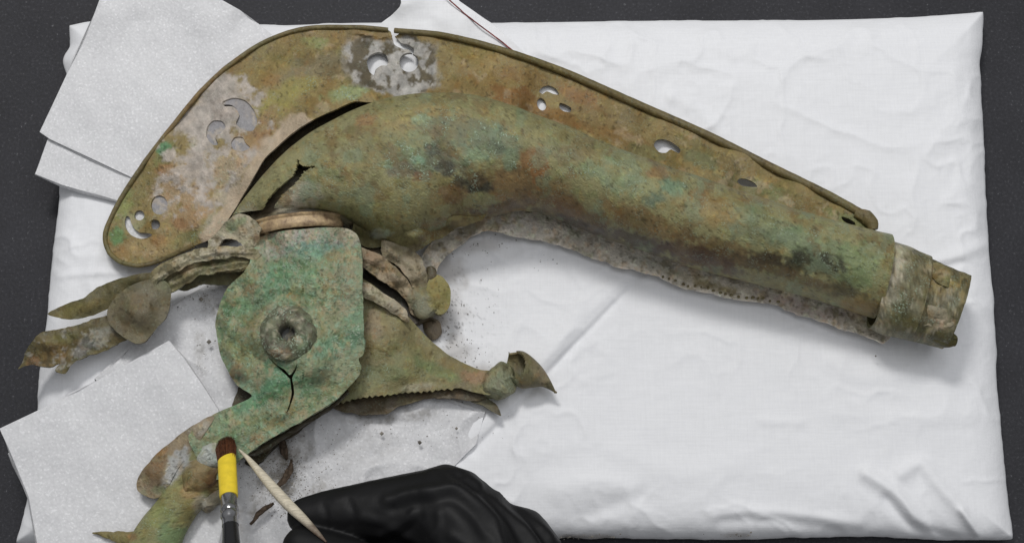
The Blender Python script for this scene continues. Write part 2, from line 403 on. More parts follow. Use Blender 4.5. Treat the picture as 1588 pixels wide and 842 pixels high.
# ------------------------------------------------------------------ patina: stains with a shape of their own
GAIN = 1.27
def patches(x, y, base, plist, alpha=0.15, wob=0.55, mott=0.15, layers=(), blotch=1.0):
    x = np.asarray(x, float); y = np.asarray(y, float)
    c = np.ones((len(x), 4)); c[:, :3] = lin(base)*GAIN; c[:, 3] = alpha
    n1 = fbm(x, y, 26, 4, 11.0); n2 = fbm(x, y, 9, 3, 21.0); n3 = fbm(x, y, 70, 3, 31.0); n4 = fbm(x, y, 4.5, 2, 61.0)
    for q, p in enumerate(plist):
        px, py, rx, ry, rot, cc, st = p[:7]; al = p[7] if len(p) > 7 else None; sh = p[8] if len(p) > 8 else 0.38
        r = math.radians(rot); dx, dy = x-px, y-py
        u = (dx*math.cos(r)+dy*math.sin(r))/rx; v = (-dx*math.sin(r)+dy*math.cos(r))/ry
        m = (np.abs(u) < 2.2) & (np.abs(v) < 2.2)
        if not m.any(): continue
        d = np.hypot(u[m], v[m])+wob*(n1[m]*1.1+n2[m]*0.9+n4[m]*0.5)
        w = (1-sstep(1-sh, 1+sh*0.5, d))*st; w = np.where(np.hypot(u[m], v[m]) > 2.0, 0, w)
        c[m, :3] = c[m, :3]*(1-w[:, None])+lin(cc)*GAIN*w[:, None]
        if al is not None: c[m, 3] = c[m, 3]*(1-w)+al*w
    for cc, scl, thr, st, seed in layers:
        w = st*sstep(thr, thr+0.10, fbm(x, y, scl, 4, seed, 0.62))
        c[:, :3] = c[:, :3]*(1-w[:, None])+lin(cc)*GAIN*w[:, None]
    f = 1+mott*n1*1.5+mott*n2+0.7*mott*n3+0.6*mott*n4
    c[:, :3] *= f[:, None]
    def blot(scl, thr, seed, mul, st):
        w = blotch*st*sstep(thr, thr+0.12, fbm(x, y, scl, 4, seed, 0.62)); c[:, :3] *= (1-w[:, None])+np.array(mul)*w[:, None]
    blot(30, 0.16, 41.0, (0.84, 0.72, 0.54), 0.6)      # brown stain
    blot(20, 0.16, 51.0, (0.84, 0.95, 0.82), 0.5)       # grey green bloom
    blot(10, 0.26, 71.0, (1.08, 0.82, 0.58), 0.4)       # rusty specks
    blot(5, 0.27, 81.0, (0.42, 0.41, 0.38), 0.75)        # dark pits
    blot(6, 0.25, 91.0, (1.36, 1.42, 1.34), 0.7); blot(3.2, 0.33, 95.0, (0.62, 0.6, 0.55), 0.45)        # pale flecks
    c[:, 3] *= 0.15+1.5*sstep(0.0, 0.25, fbm(x, y, 15, 3, 97.0))
    streak = fbm(x*0.94+y*0.34, (y*0.94-x*0.34)*5.0, 60, 4, 99.0); c[:, :3] *= (1+0.10*streak)[:, None]
    c[:, :3] = np.clip(c[:, :3], 0.004, 0.9)
    return c
OLIVE, BROWN, RUST, GREEN, LGREEN = (116, 112, 78), (112, 86, 54), (122, 76, 42), (72, 116, 86), (120, 142, 112)
DARK, TAN, GREY, PALE, YELO, BLK = (66, 60, 44), (146, 126, 98), (150, 146, 142), (176, 166, 150), (128, 120, 66), (46, 40, 28)
NECK = [
 (640,185,90,22,-6,(126,112,76),.7), (560,200,60,16,-30,(120,116,80),.7), (500,215,70,14,-35,(126,122,90),.6), (430,275,60,14,-55,(122,118,84),.8,0.1),
 (600,235,60,30,0,(110,106,74),.6), (650,245,50,30,10,(96,106,82),.7,.9), (620,265,30,16,0,(90,86,80),.6,.8), (655,187,18,10,0,(132,146,112),.9,.7),
 (690,250,40,16,20,(80,76,62),.6,.9), (720,205,80,26,4,(98,96,74),.8,.6), (760,215,50,26,10,(96,104,82),.7,.9), (740,285,24,16,0,(62,60,48),.8,.5), (700,300,26,14,0,(110,80,58),.6,.6),
 (730,240,24,12,20,(108,136,110),.5,1.0), (640,235,20,10,0,(108,136,108),.5,1.0),(780,205,20,10,30,(106,132,106),.5,1.0),
 (800,290,36,50,10,(120,92,58),.7), (832,255,24,30,0,(116,86,54),.7), (870,230,50,16,22,(116,112,80),.8), (850,300,46,30,20,(114,92,60),.6),
 (900,260,40,18,20,(112,118,86),.6,.5), (950,275,50,20,25,(112,122,92),.7,.6), (1000,290,40,18,20,(116,120,88),.6,.4), (1045,292,26,16,20,(92,110,88),.8,.9), (1012,310,16,12,0,(84,98,82),.8,.5),
 (1085,300,16,10,0,(118,86,56),.7), (1020,270,18,10,0,(118,88,58),.6), (1110,330,70,26,20,(122,104,66),.7), (1000,345,90,20,20,(106,84,54),.7), (900,335,60,18,25,(96,74,46),.8),
 (1190,345,60,26,18,(102,112,84),.7,.5), (1260,385,70,30,20,(98,110,82),.8,.6), (1330,415,45,40,60,(104,116,80),.8,.2), (1170,365,50,16,18,(94,102,78),.7), (1220,335,40,10,18,(118,112,76),.7),
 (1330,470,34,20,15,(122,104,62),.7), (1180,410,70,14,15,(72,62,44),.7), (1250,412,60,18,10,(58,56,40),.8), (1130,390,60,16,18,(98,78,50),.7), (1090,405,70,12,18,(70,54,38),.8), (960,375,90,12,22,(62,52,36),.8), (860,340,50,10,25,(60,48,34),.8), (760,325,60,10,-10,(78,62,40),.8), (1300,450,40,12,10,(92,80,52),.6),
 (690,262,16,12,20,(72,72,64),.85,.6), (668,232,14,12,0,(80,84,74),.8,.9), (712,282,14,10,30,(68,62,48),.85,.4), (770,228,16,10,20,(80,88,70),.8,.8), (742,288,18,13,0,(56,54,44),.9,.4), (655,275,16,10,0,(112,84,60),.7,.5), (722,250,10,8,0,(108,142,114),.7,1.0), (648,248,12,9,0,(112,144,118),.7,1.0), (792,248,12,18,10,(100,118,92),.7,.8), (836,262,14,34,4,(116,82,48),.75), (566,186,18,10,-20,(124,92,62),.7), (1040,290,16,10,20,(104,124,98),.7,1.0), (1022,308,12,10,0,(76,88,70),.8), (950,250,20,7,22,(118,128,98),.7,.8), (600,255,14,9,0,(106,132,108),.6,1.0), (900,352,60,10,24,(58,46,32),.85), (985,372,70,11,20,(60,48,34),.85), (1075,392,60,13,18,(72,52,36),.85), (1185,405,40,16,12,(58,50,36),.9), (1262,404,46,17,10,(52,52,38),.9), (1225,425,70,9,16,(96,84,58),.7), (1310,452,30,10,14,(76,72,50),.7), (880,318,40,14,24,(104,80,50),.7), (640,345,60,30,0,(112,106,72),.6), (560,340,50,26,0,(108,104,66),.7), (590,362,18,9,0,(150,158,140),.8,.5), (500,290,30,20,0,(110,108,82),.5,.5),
 (450,320,30,24,-40,PALE,.8,.3), (475,300,26,20,0,(140,136,118),.7,.4), (380,335,22,16,-50,(140,136,116),.7,.5), (700,345,50,12,-10,(100,82,54),.6), (540,265,40,16,-10,(118,108,70),.5),
]
CREST = [
 (560,60,120,12,0,(110,90,54),.7), (470,70,60,24,-15,(104,92,58),.6), (490,66,20,10,0,(120,124,80),.8), (430,105,60,20,-30,(116,102,64),.7), (500,105,50,22,0,(106,98,76),.8), (450,130,60,20,-30,(108,100,74),.6),
 (440,150,50,22,-30,YELO,.8,.3), (480,130,26,12,-20,(122,112,62),.7,.4), (540,145,40,12,-10,(126,136,96),.8,.7), (420,125,16,10,-20,(136,112,72),.7),
 (350,115,50,14,-45,(100,82,54),.6), (330,130,26,20,-45,(142,136,126),.8), (340,170,44,26,-30,(156,150,146),.9), (300,190,30,18,-30,(158,150,142),.8), (310,225,20,26,20,(166,158,148),.8), (385,225,34,26,-40,(134,112,84),.7), (410,200,14,40,20,(126,98,70),.6), (352,176,24,9,-10,(134,88,46),.9), (380,250,40,12,-50,(156,142,126),.8),
 (255,240,26,14,-50,(112,112,70),.8), (253,230,12,10,-50,(84,122,88),.9,.3), (215,300,40,14,-60,(106,98,58),.7), (188,320,16,30,20,(116,120,72),.8), (180,365,14,16,0,(84,116,76),.9,.5), (260,265,20,12,0,(134,96,62),.8), (290,285,60,40,-40,(150,128,100),.9), (350,260,40,30,-40,(154,138,116),.7,.2), (300,330,40,24,-35,(148,124,96),.8), (275,345,14,10,0,(124,92,60),.7), (350,300,36,14,-50,(150,140,124),.8), (225,385,50,14,-8,(140,120,84),.8), (290,370,40,10,-20,(112,112,74),.7,.5), (250,372,16,10,0,(124,94,58),.6), (205,345,20,16,0,(132,134,102),.6), (330,345,26,12,-40,(138,136,116),.7,.5),
 (760,100,60,26,15,(128,110,70),.7), (740,135,60,14,5,(120,102,64),.7), (820,120,50,16,20,(110,88,50),.7), (800,150,40,16,15,(114,82,48),.8), (860,180,70,14,20,(116,88,52),.8), (900,150,40,14,25,(122,90,54),.7), (880,205,30,10,20,(104,104,72),.7,.3), (930,185,50,18,25,(108,92,60),.7), (960,215,50,14,22,(116,90,54),.7), (990,190,40,12,25,(104,92,58),.7), (1000,235,30,9,20,(104,106,72),.6), (1090,250,36,14,20,(96,98,70),.8,.5), (1080,225,40,9,25,(92,86,52),.7), (1130,255,26,14,25,(98,86,56),.7), (1150,290,50,10,20,(92,92,62),.7), (1200,300,50,12,25,(92,98,66),.7,.3), (1250,320,50,10,25,(102,88,54),.7), (1320,345,40,12,25,(96,102,64),.8),
]
CHEEK = [
 (462,376,90,24,-5,(152,144,136),.95,.2), (425,372,30,14,0,(156,140,124),.7), (505,365,30,10,0,(150,146,130),.7,.4), (490,388,44,14,0,(88,120,106),.85,1.0), (545,360,14,10,0,(160,154,136),.8), (540,398,40,12,0,(132,122,88),.8,.2),
 (440,420,40,18,-20,(96,126,92),.8,.6), (425,440,26,24,-30,(86,118,88),.8,.5), (500,430,40,20,0,(104,130,98),.7,.9), (535,440,24,40,0,(132,124,102),.7,.5), (505,480,24,50,0,(124,122,92),.6,.4), (470,465,40,14,10,(98,118,84),.7), (550,500,16,40,0,(94,122,96),.7,.8), (520,535,40,16,-15,(92,122,96),.8,.9),
 (365,470,20,30,-40,(90,122,88),.7,.4), (350,500,14,24,0,(78,112,82),.7,.5), (375,540,30,50,-15,(118,120,84),.7,.4), (360,520,14,34,-10,(112,122,86),.6), (395,490,16,30,20,(116,110,78),.7), (400,470,20,10,-30,(100,128,98),.6,.8), (385,450,20,8,-30,(134,112,80),.6), (452,458,10,6,0,(126,100,56),.8), (370,580,16,20,0,(120,104,78),.7),
 (445,515,40,42,0,(120,114,98),1,.6,.2), (445,515,20,22,0,(84,80,72),.7,.3), (430,545,16,8,0,(122,88,62),.7), (460,500,12,10,0,(140,130,112),.7), (440,495,12,8,0,(146,140,120),.6),
 (440,580,40,14,30,(80,116,88),.85,.3), (420,605,50,18,-30,(78,116,86),.9,.4), (390,625,40,14,-25,(84,118,88),.85,.4), (475,600,26,26,0,(96,126,94),.7,.7), (520,580,40,26,-30,(126,130,104),.7,.3), (480,625,50,14,-30,(112,120,86),.7,.3), (430,650,50,10,-30,(124,118,84),.8), (380,665,40,14,-30,(104,118,84),.7,.3), (400,680,14,9,0,(134,110,78),.7), (340,665,26,14,-30,(104,118,88),.7), (315,690,16,20,0,(118,120,92),.6), (335,705,20,16,0,(156,158,152),.8),
]
JAW = [
 (600,520,40,40,30,(120,110,78),.7), (580,500,14,26,0,(134,120,96),.8,.2), (600,470,26,14,40,(152,142,124),.8,.2), (640,560,50,24,30,(112,110,76),.7), (600,580,40,14,0,(106,112,78),.7,.5), (680,575,40,10,25,(98,110,72),.7,.4), (650,600,36,7,-5,(142,136,116),.7), (740,585,26,12,0,(134,104,80),.7), (775,595,26,22,0,(116,120,98),.8,.4), (720,600,20,8,0,(98,88,64),.7), (560,600,40,14,-20,(116,118,86),.7),
 (840,580,14,20,-40,(120,108,86),.7), (820,585,20,9,30,(86,82,60),.7), (855,600,8,10,-40,(70,66,46),.8),
 (610,420,30,20,40,(138,124,104),.8,.2), (585,405,20,12,40,(140,118,96),.7), (640,460,12,18,0,(110,108,90),.6), (660,475,22,16,0,(122,120,100),.7), (682,455,18,28,0,(120,112,68),.9), (625,385,20,10,0,(116,108,84),.6),
 (700,380,50,14,-40,(156,150,138),.8), (735,350,20,9,-30,(120,110,84),.7), (800,345,60,16,10,(172,166,158),.8), (900,380,50,12,20,(160,152,140),.7), (1000,405,40,10,20,(178,174,162),.8), (1100,440,60,10,15,(164,156,134),.7), (1110,445,40,6,15,(112,98,60),.7), (1250,478,90,12,15,(164,150,144),.85), (1340,505,40,10,15,(160,154,140),.8),
]
LEAF = [
 (300,400,40,10,-10,(146,140,120),.8,.2), (350,392,36,9,-5,(156,148,132),.7,.2), (330,412,40,8,-12,(90,88,64),.7), (290,418,20,8,-20,(128,110,84),.7), (215,480,40,30,-30,(98,90,72),.8), (180,500,20,26,20,(84,76,58),.6), (215,440,26,9,-25,(70,66,44),.7), (250,440,14,12,0,(104,102,76),.7), (120,480,50,10,-20,(98,88,52),.8), (80,545,26,26,-30,(100,82,50),.9), (50,560,14,9,-30,(112,84,56),.7), (95,525,30,9,-15,(92,88,50),.6), (150,525,26,18,-30,(128,126,116),.8), (130,540,20,8,-30,(150,148,146),.7), (160,500,30,9,-15,(80,74,52),.6), (300,440,26,10,-20,(86,80,58),.6), (350,410,20,8,0,(110,110,84),.5),
]
FOOT = [
 (240,720,22,26,-40,(112,92,68),.8), (270,690,24,12,-35,(128,112,88),.7), (305,665,22,12,-30,(152,146,134),.8), (270,728,14,32,28,(156,156,154),.95,.1,.25), (235,752,16,12,0,(106,96,84),.7), (222,765,10,6,0,(112,116,96),.6), (250,700,10,6,-30,(130,96,56),.7), (248,760,12,8,0,(110,118,96),.7),
 (312,745,22,14,20,(112,96,66),.8), (330,750,12,20,0,(86,56,32),.7), (285,745,10,20,20,(92,88,50),.6), (330,705,22,16,0,(160,164,160),.85), (295,760,20,14,0,(140,118,84),.8), (250,800,26,26,-30,(112,116,72),.8,.3), (265,830,26,18,0,(96,116,80),.8,.4), (310,780,16,12,-30,(146,142,132),.7), (330,772,14,10,-40,(72,68,54),.8), (230,825,16,10,0,(110,104,66),.6), (175,830,24,6,0,(110,102,66),.7), (205,832,10,8,0,(120,88,58),.6),
]
ALL = CREST+NECK+CHEEK+JAW+LEAF+FOOT
def pf(base, plist, alpha=0.12, **k): return lambda x, y, z: patches(x, y, base, plist, alpha, **k)

# ------------------------------------------------------------------ the table
zt = -78.0
def grid_sheet(x0, x1, y0, y1, n, z):
    xs, ys = np.linspace(x0, x1, n), np.linspace(y0, y1, n)
    V = np.array([[a, b, z] for b in ys for a in xs]); F = [[j*n+i, j*n+i+1, (j+1)*n+i+1, (j+1)*n+i] for j in range(n-1) for i in range(n-1)]
    return V, F
V, F = grid_sheet(-3000, 3000, -1900, 1900, 12, zt)
tag(obj('table_surface', V, F, TABLE), kind='structure')

# ------------------------------------------------------------------ the cushion
def cushion():
    top = catmull([(108,40),(160,32),(300,36),(430,40),(560,36),(780,36),(1000,33),(1250,32),(1400,28),(1490,22),(1524,19)], 6, False)
    bot = catmull([(26,838),(300,838),(600,838),(880,829),(1150,831),(1320,826),(1480,832),(1570,832)], 6, False)
    lef = catmull([(108,40),(110,70),(99,92),(106,130),(98,240),(90,330),(80,430),(70,520),(60,600),(56,700),(44,770),(26,838)], 5, False)
    rig = catmull([(1524,19),(1523,70),(1519,100),(1523,190),(1529,330),(1536,420),(1541,480),(1546,600),(1555,700),(1560,760),(1570,832)], 5, False)
    def res(c, n):
        d = np.r_[0, np.cumsum(np.linalg.norm(np.diff(c, axis=0), axis=1))]; t = np.linspace(0, d[-1], n)
        return np.stack([np.interp(t, d, c[:, 0]), np.interp(t, d, c[:, 1])], -1)
    nu, nv = 520, 290
    T, B, L, R = res(top, nu), res(bot, nu), res(lef, nv), res(rig, nv)
    u = np.linspace(0, 1, nu)[None, :, None]; v = np.linspace(0, 1, nv)[:, None, None]
    G = (1-v)*T[None]+v*B[None]+(1-u)*L[:, None]+u*R[:, None]-((1-u)*(1-v)*T[0]+u*(1-v)*T[-1]+(1-u)*v*B[0]+u*v*B[-1])
    x, y = G[..., 0], G[..., 1]
    uu, vv = u[..., 0]+0*x, v[..., 0]+0*x
    de = np.minimum(np.minimum(uu, 1-uu)*1450, np.minimum(vv, 1-vv)*800)          # distance to the edge
    z = -26*np.exp(-de/16.0)-10*np.exp(-de/60.0)
    z += 3.0*fbm(x, y, 190, 3, 1.0)+1.6*fbm(x, y, 60, 3, 2.0)*sstep(0, 200, 260-de)
    def rg(sc_, sd): return 1-np.abs(fbm(x+20*fbm(x, y, 90, 2, sd+3), y+20*fbm(x, y, 90, 2, sd+5), sc_, 3, sd, 0.5))*3.2
    msk = sstep(-0.15, 0.35, fbm(x, y, 260, 2, 15.))*0.8+0.2+0.8*sstep(120, 20, de)
    z += 3.2*np.clip(rg(150, 1.5), 0, 1)**3*msk+2.0*np.clip(rg(70, 2.5), 0, 1)**3*msk+0.5*np.clip(rg(30, 3.5), 0, 1)**2*msk
    def fold(pl, h, w, side=0.0):
        pl = np.array(pl, float); pl2 = catmull(pl, 8, False); d = segdist(x+4*fbm(x, y, 90, 2, 9.), y+4*fbm(x, y, 90, 2, 8.), pl2)
        return h*np.exp(-(d/w)**2)
    z += fold([(1005,412),(930,485),(860,560),(800,625),(735,700)], -5, 9)
    # the cloth lies a little higher on the left of that crease
    dd = (x-1005)*0.72+(y-412)*0.69; along = (-(x-1005)*0.69+(y-412)*0.72)
    z += 9*np.exp(-np.clip(-dd, 0, None)/32)*sstep(5, -5, dd)*sstep(-10, 60, along)*sstep(420, 330, along)
    z += fold([(900,470),(860,530),(830,580)], 5, 14)
    for pl, h, w in [([(1345,735),(1385,760),(1420,800),(1450,835)], 9, 11), ([(1400,735),(1430,720),(1455,750),(1500,800),(1530,838)], 8, 12), ([(1375,775),(1410,812),(1480,838)], -8, 9),
                     ([(1490,790),(1520,835)], 6, 6), ([(1110,800),(1180,794),(1260,800),(1330,812)], 3.5, 9), ([(1120,808),(1200,806),(1300,822)], -3.5, 10), ([(870,760),(930,745),(980,760)], 6, 22), ([(900,800),(990,770)], -5, 16),
                     ([(1480,120),(1440,160),(1400,175)], 2, 14), ([(1440,410),(1500,390),(1530,380)], 5, 9), ([(1430,425),(1490,405)], -4, 7), ([(1040,150),(1080,170),(1120,210)], 3, 10),
                     ([(180,500),(140,440),(150,400)], 4, 12), ([(90,430),(140,425),(200,425)], 3, 6), ([(1180,650),(1240,655)], 2, 8), ([(1290,560),(1330,585),(1420,575)], 3, 14), ([(1300,640),(1400,650),(1500,640)], 3, 18), ([(950,700),(1050,730),(1150,720)], 3, 24)]:
        z += fold(pl, h, w)
    V = P(x, y, z)
    # four more loops take the cover down to the table
    ring = [(0, i) for i in range(nu)]+[(j, nu-1) for j in range(1, nv)]+[(nv-1, i) for i in range(nu-2, -1, -1)]+[(j, 0) for j in range(nv-2, 0, -1)]
    idx = [j*nu+i for j, i in ring]
    V = V.reshape(-1, 3); F = [[j*nu+i, (j+1)*nu+i, (j+1)*nu+i+1, j*nu+i+1] for j in range(nv-1) for i in range(nu-1)]
    rb = V[idx]; ctr = rb.mean(0); out = rb-ctr; out[:, 2] = 0
    nrm = np.zeros_like(rb)
    tn = np.roll(rb, -3, 0)-np.roll(rb, 3, 0); nrm[:, 0] = -tn[:, 1]; nrm[:, 1] = tn[:, 0]; nrm /= np.linalg.norm(nrm, axis=1)[:, None]+1e-9
    nrm *= np.sign((nrm*out).sum(1))[:, None]
    prev = idx; base = len(V)
    for k, (o, zz) in enumerate([(2.5, -6), (3.5, -16), (2.5, -28), (-2, zt-rb[:, 2].mean()+1)]):
        W = rb+nrm*(o+2.6*fbm(rb[:, 0], rb[:, 1], 30, 3, k*1.0)[:, None]); W[:, 2] = rb[:, 2]+zz if k < 3 else zt+0.5
        V = np.vstack([V, W]); cur = list(range(base, base+len(idx))); base += len(idx); n = len(idx)
        F += [[prev[i], prev[(i+1) % n], cur[(i+1) % n], cur[i]] for i in range(n)]; prev = cur
    qx, qy = Q(V)
    c = np.ones((len(V), 4)); c[:, :3] = (0.80, 0.805, 0.825)
    def stain(px, py, rx, ry, colr, st, wob=0.6):
        d = np.hypot((qx-px)/rx, (qy-py)/ry)+wob*fbm(qx, qy, 22, 4, 3.0); w = st*(1-sstep(0.3, 1.15, d))
        c[:, :3] = c[:, :3]*(1-w[:, None])+np.array(colr)*w[:, None]
    soil = (0.34, 0.31, 0.28)
    for a in [(672,505,22,46,.75), (700,545,34,26,.45), (690,420,40,30,.55), (740,380,40,16,.4), (680,480,50,60,.35), (900,832,60,5,.7), (1150,830,30,6,.5), (745,575,30,14,.5)]: stain(*a[:4], soil, a[4])
    fine = sstep(0.30, 0.5, fbm(qx, qy, 3.0, 2, 7.0))*np.exp(-(np.hypot((qx-690)/60, (qy-500)/80))**2)
    c[:, :3] *= (1-0.6*fine)[:, None]
    return obj('cushion', V, F, CLOTH, None, c, sharp=0)
tag(cushion(), 'large flat white cloth cushion lying under the bronze object on the dark table', 'cushion')

# ------------------------------------------------------------------ foam sheets and tissue
def foam(outline, zpts, th, tint, label, dirt=(), g=7, crumple=0.0):
    def pa(x, y, z):
        c = np.ones((len(x), 4)); c[:, :3] = np.array(tint)
        for px, py, rx, ry, st in dirt:
            d = np.hypot((x-px)/rx, (y-py)/ry)+0.6*fbm(x, y, 20, 4, 3.0); w = st*(1-sstep(0.3, 1.15, d))
            sp = 0.35+0.65*sstep(-0.15, 0.25, fbm(x, y, 5, 3, 9.0)+0.5*fbm(x*0.8+y*0.6, (y*0.8-x*0.6)*0.4, 9, 2, 4.0)); w = w*sp
            c[:, :3] = c[:, :3]*(1-w[:, None])+np.array((0.24, 0.22, 0.19))*w[:, None]
        return c
    o = plate('foam_sheet', outline, zpts, th, FOAM, None, g=g, step=6, smooth=False, rough=1.2, dent=2.0, paintf=pa, zextra=lambda x, y: 5*fbm(x, y, 120, 3, 6.0)+crumple*(fbm(x, y, 60, 3, 16.0)+1.2*np.clip(1-np.abs(fbm(x, y, 75, 2, 26.0))*4, 0, 1)))
    return tag(o, label, 'foam sheet', 'sheets of white packing foam')
foam([(86,180),(55,270),(95,286),(184,312),(182,345),(198,374),(225,388),(262,372),(320,345),(420,230),(300,60)], [(86,180,8),(55,270,8),(120,290,8),(188,312,10),(205,345,19),(235,350,20),(225,376,18),(262,368,16),(320,345,14),(420,230,8),(300,60,8),(200,200,8)], 6, (.66,.66,.672), 'lower white foam sheet at upper left, its corner sticking out below another sheet')
foam([(163,-25),(140,40),(105,113),(80,165),(62,205),(77,216),(235,290),(330,250),(450,110),(432,62),(402,38),(372,17),(345,0),(315,-25)],
     [(163,-25,30),(62,205,16),(250,280,15),(440,100,16),(400,38,20),(345,0,34),(250,100,17),(150,120,18)], 6, (.66,.66,.672), 'white foam sheet under the rounded tip of the crest, uppermost at upper left')
foam([(150,590),(265,478),(330,436),(400,425),(600,590),(752,640),(738,688),(690,737),(600,792),(500,832),(430,900),(300,900),(200,760)],
     5, 5, (.66,.66,.672), 'dusty white foam sheet beneath the green cheek plate and jaw, speckled with soil',
     [(425,735,55,55,.8),(405,690,50,26,.9),(460,690,30,40,.55),(440,700,12,30,.8),(440,750,10,40,.7),(400,795,30,10,.7),(330,470,40,22,.5),(560,690,80,40,.2),(360,800,40,40,.5),(310,545,12,40,.5),(640,640,70,14,.5),(490,760,40,30,.5),(580,650,70,10,.6),(345,440,40,12,.6)], g=3.4, crumple=5.0)
foam([(30,688),(12,702),(42,765),(62,880),(300,890),(330,700),(200,620)], 17, 6, (.66,.66,.672), 'underlying white foam sheet at lower left showing a strip along the left edge')
foam([(0,665),(62,634),(160,584),(262,528),(285,556),(310,590),(338,634),(352,700),(350,790),(330,895),(66,895),(45,770),(15,700)],
     [(0,665,32),(262,528,34),(338,634,36),(200,650,28),(200,800,27),(60,800,27),(330,880,27)], 6, (.66,.66,.672), 'top white foam sheet at lower left, under the paint brush and clawed foot',
     [(330,760,30,60,.25)])

t = empty('tissue_paper', P(690,40,0)); tag(t, 'crumpled white tissue under the top edge of the crest, with dark red thread line', 'tissue paper')
def wh(x, y, z):
    c = np.ones((len(x), 4)); c[:, :3] = (0.79, 0.795, 0.81); return c
plate('lower_fold', [(610,40),(622,5),(620,-30),(690,-30),(712,2),(738,20),(765,38),(800,70),(838,106),(760,110),(660,80)], 8, 2, CLOTH, t, g=5, smooth=False, dent=3, paintf=wh)
plate('upper_fold', [(560,90),(578,48),(592,36),(622,8),(616,-30),(668,-30),(692,0),(735,34),(780,66),(822,102),(900,175),(880,190),(780,160),(690,150),(600,150)],
      [(620,-10,30),(600,50,12),(660,50,17),(760,70,13),(822,102,7),(700,20,22),(600,110,18),(640,120,18),(740,110,12),(840,155,9),(870,175,7)], 2, CLOTH, t, g=4, dent=3, paintf=wh)
sweep('thread_line', [(688,-12,29,1.4),(700,4,27,1.2),(735,33,23,1.1),(780,67,17,1.2),(805,88,14,1.6),(824,103,12,1.8)], THREAD, t, m=6, dent=0.8)

# ------------------------------------------------------------------ the bronze
art = empty('bronze_artefact', P(700, 300, 0))
tag(art, 'corroded green brown bronze horn with pierced crest and animal jaw, lying on white cushion', 'bronze artefact')
def ell(cx, cy, rx, ry, rot=0, n=14):
    r = math.radians(rot)
    return [(cx+rx*math.cos(a)*math.cos(r)-ry*math.sin(a)*math.sin(r), cy+rx*math.cos(a)*math.sin(r)+ry*math.sin(a)*math.cos(r)) for a in np.linspace(0, 2*math.pi, n, endpoint=False)]
crest_holes = [
 [(196,335),(193,345),(196,356),(204,365),(216,370),(229,369),(236,364),(226,361),(216,360),(208,354),(203,345),(201,337)],
 ell(216,334,8,8), ell(240,348,8.5,8),
 [(576,85),(586,81),(597,84),(602,94),(600,102),(592,102),(584,107),(580,117),(573,112),(569,100),(570,91)],
 ell(634,97,15,15),
 [(607,56),(613,57),(622,67),(634,70),(642,76),(640,84),(634,78),(624,76),(612,70)],
 [(836,142),(842,135),(852,133),(862,138),(867,147),(858,146),(848,142),(841,146)],
 ell(840,162,7,10,-15), [(868,160),(876,162),(886,168),(884,174),(875,173),(868,168)],
 [(1014,226),(1018,218),(1028,216),(1042,221),(1055,232),(1053,238),(1040,232),(1033,237),(1022,236)],
 [(1143,282),(1147,277),(1158,278),(1170,284),(1174,290),(1164,290),(1150,288)],
 [(1305,336),(1314,338),(1326,345),(1327,349),(1316,347),(1307,342)],
]
grey_holes = [  # crest holes closed by a grey plate just below
 [(345,158),(362,152),(380,156),(393,170),(399,188),(392,203),(378,202),(366,192),(371,178),(362,166),(348,165)],
 [(322,196),(331,187),(344,188),(350,197),(343,206),(334,212),(338,224),(330,225),(320,212)],
 [(358,222),(364,213),(376,213),(381,222),(388,229),(376,235),(362,232)],
 ell(247,318,13,15),
]
crest_out = [(166,352),(163,372),(170,391),(188,406),(215,412),(246,404),(300,382),(335,366),(358,334),(380,298),(397,268),(411,245),(427,230),(441,217),(458,203),(478,190),(502,178),(518,171),(548,158),(573,159),
             (600,160),(640,165),(720,170),(790,190),(870,220),(950,255),(1030,282),(1100,305),(1200,340),(1290,365),(1352,368),
             (1356,350),(1342,336),(1280,300),(1200,261),(1100,211),(1000,167),(930,136),(870,110),(800,85),(740,67),(680,54),(630,48),(613,57),(608,56),(602,47),(560,43),(490,43),(447,52),(400,72),(350,107),(310,145),(265,200),(225,252),(187,310)]
crest_z = [(600,48,24),(500,46,24),(400,75,28),(300,155,33),(200,290,30),(168,380,24),(230,405,34),(215,350,26),(200,330,26),(250,345,34),(325,345,68),(400,255,80),(500,185,85),(570,160,90),(640,152,82),(720,150,76),(790,170,76),(870,198,76),(950,233,75),(1030,260,73),(1110,290,72),(1200,318,71),(1280,342,68),(1350,362,66),
           (740,68,20),(870,110,14),(1000,168,14),(1100,212,25),(1200,262,36),(1280,300,52),(1350,345,62),(600,110,42),(720,110,44),(850,150,16),(840,170,20),(880,170,18),(1034,226,15),(1158,284,40),(960,190,18),(780,110,34),(300,260,54),(380,190,54),(450,130,54),(240,350,46)]
def silver_recess(x, y):
    d = (np.abs((x-612)/78)**3.2+np.abs((y-104-(x-612)*0.05)/48)**3.2)**0.3125+0.34*fbm(x, y, 30, 4, 6.)
    return -6*(1-sstep(0.86, 1.06, d))+3*fbm(x, y, 14, 3, 2.2)*(d < 1)
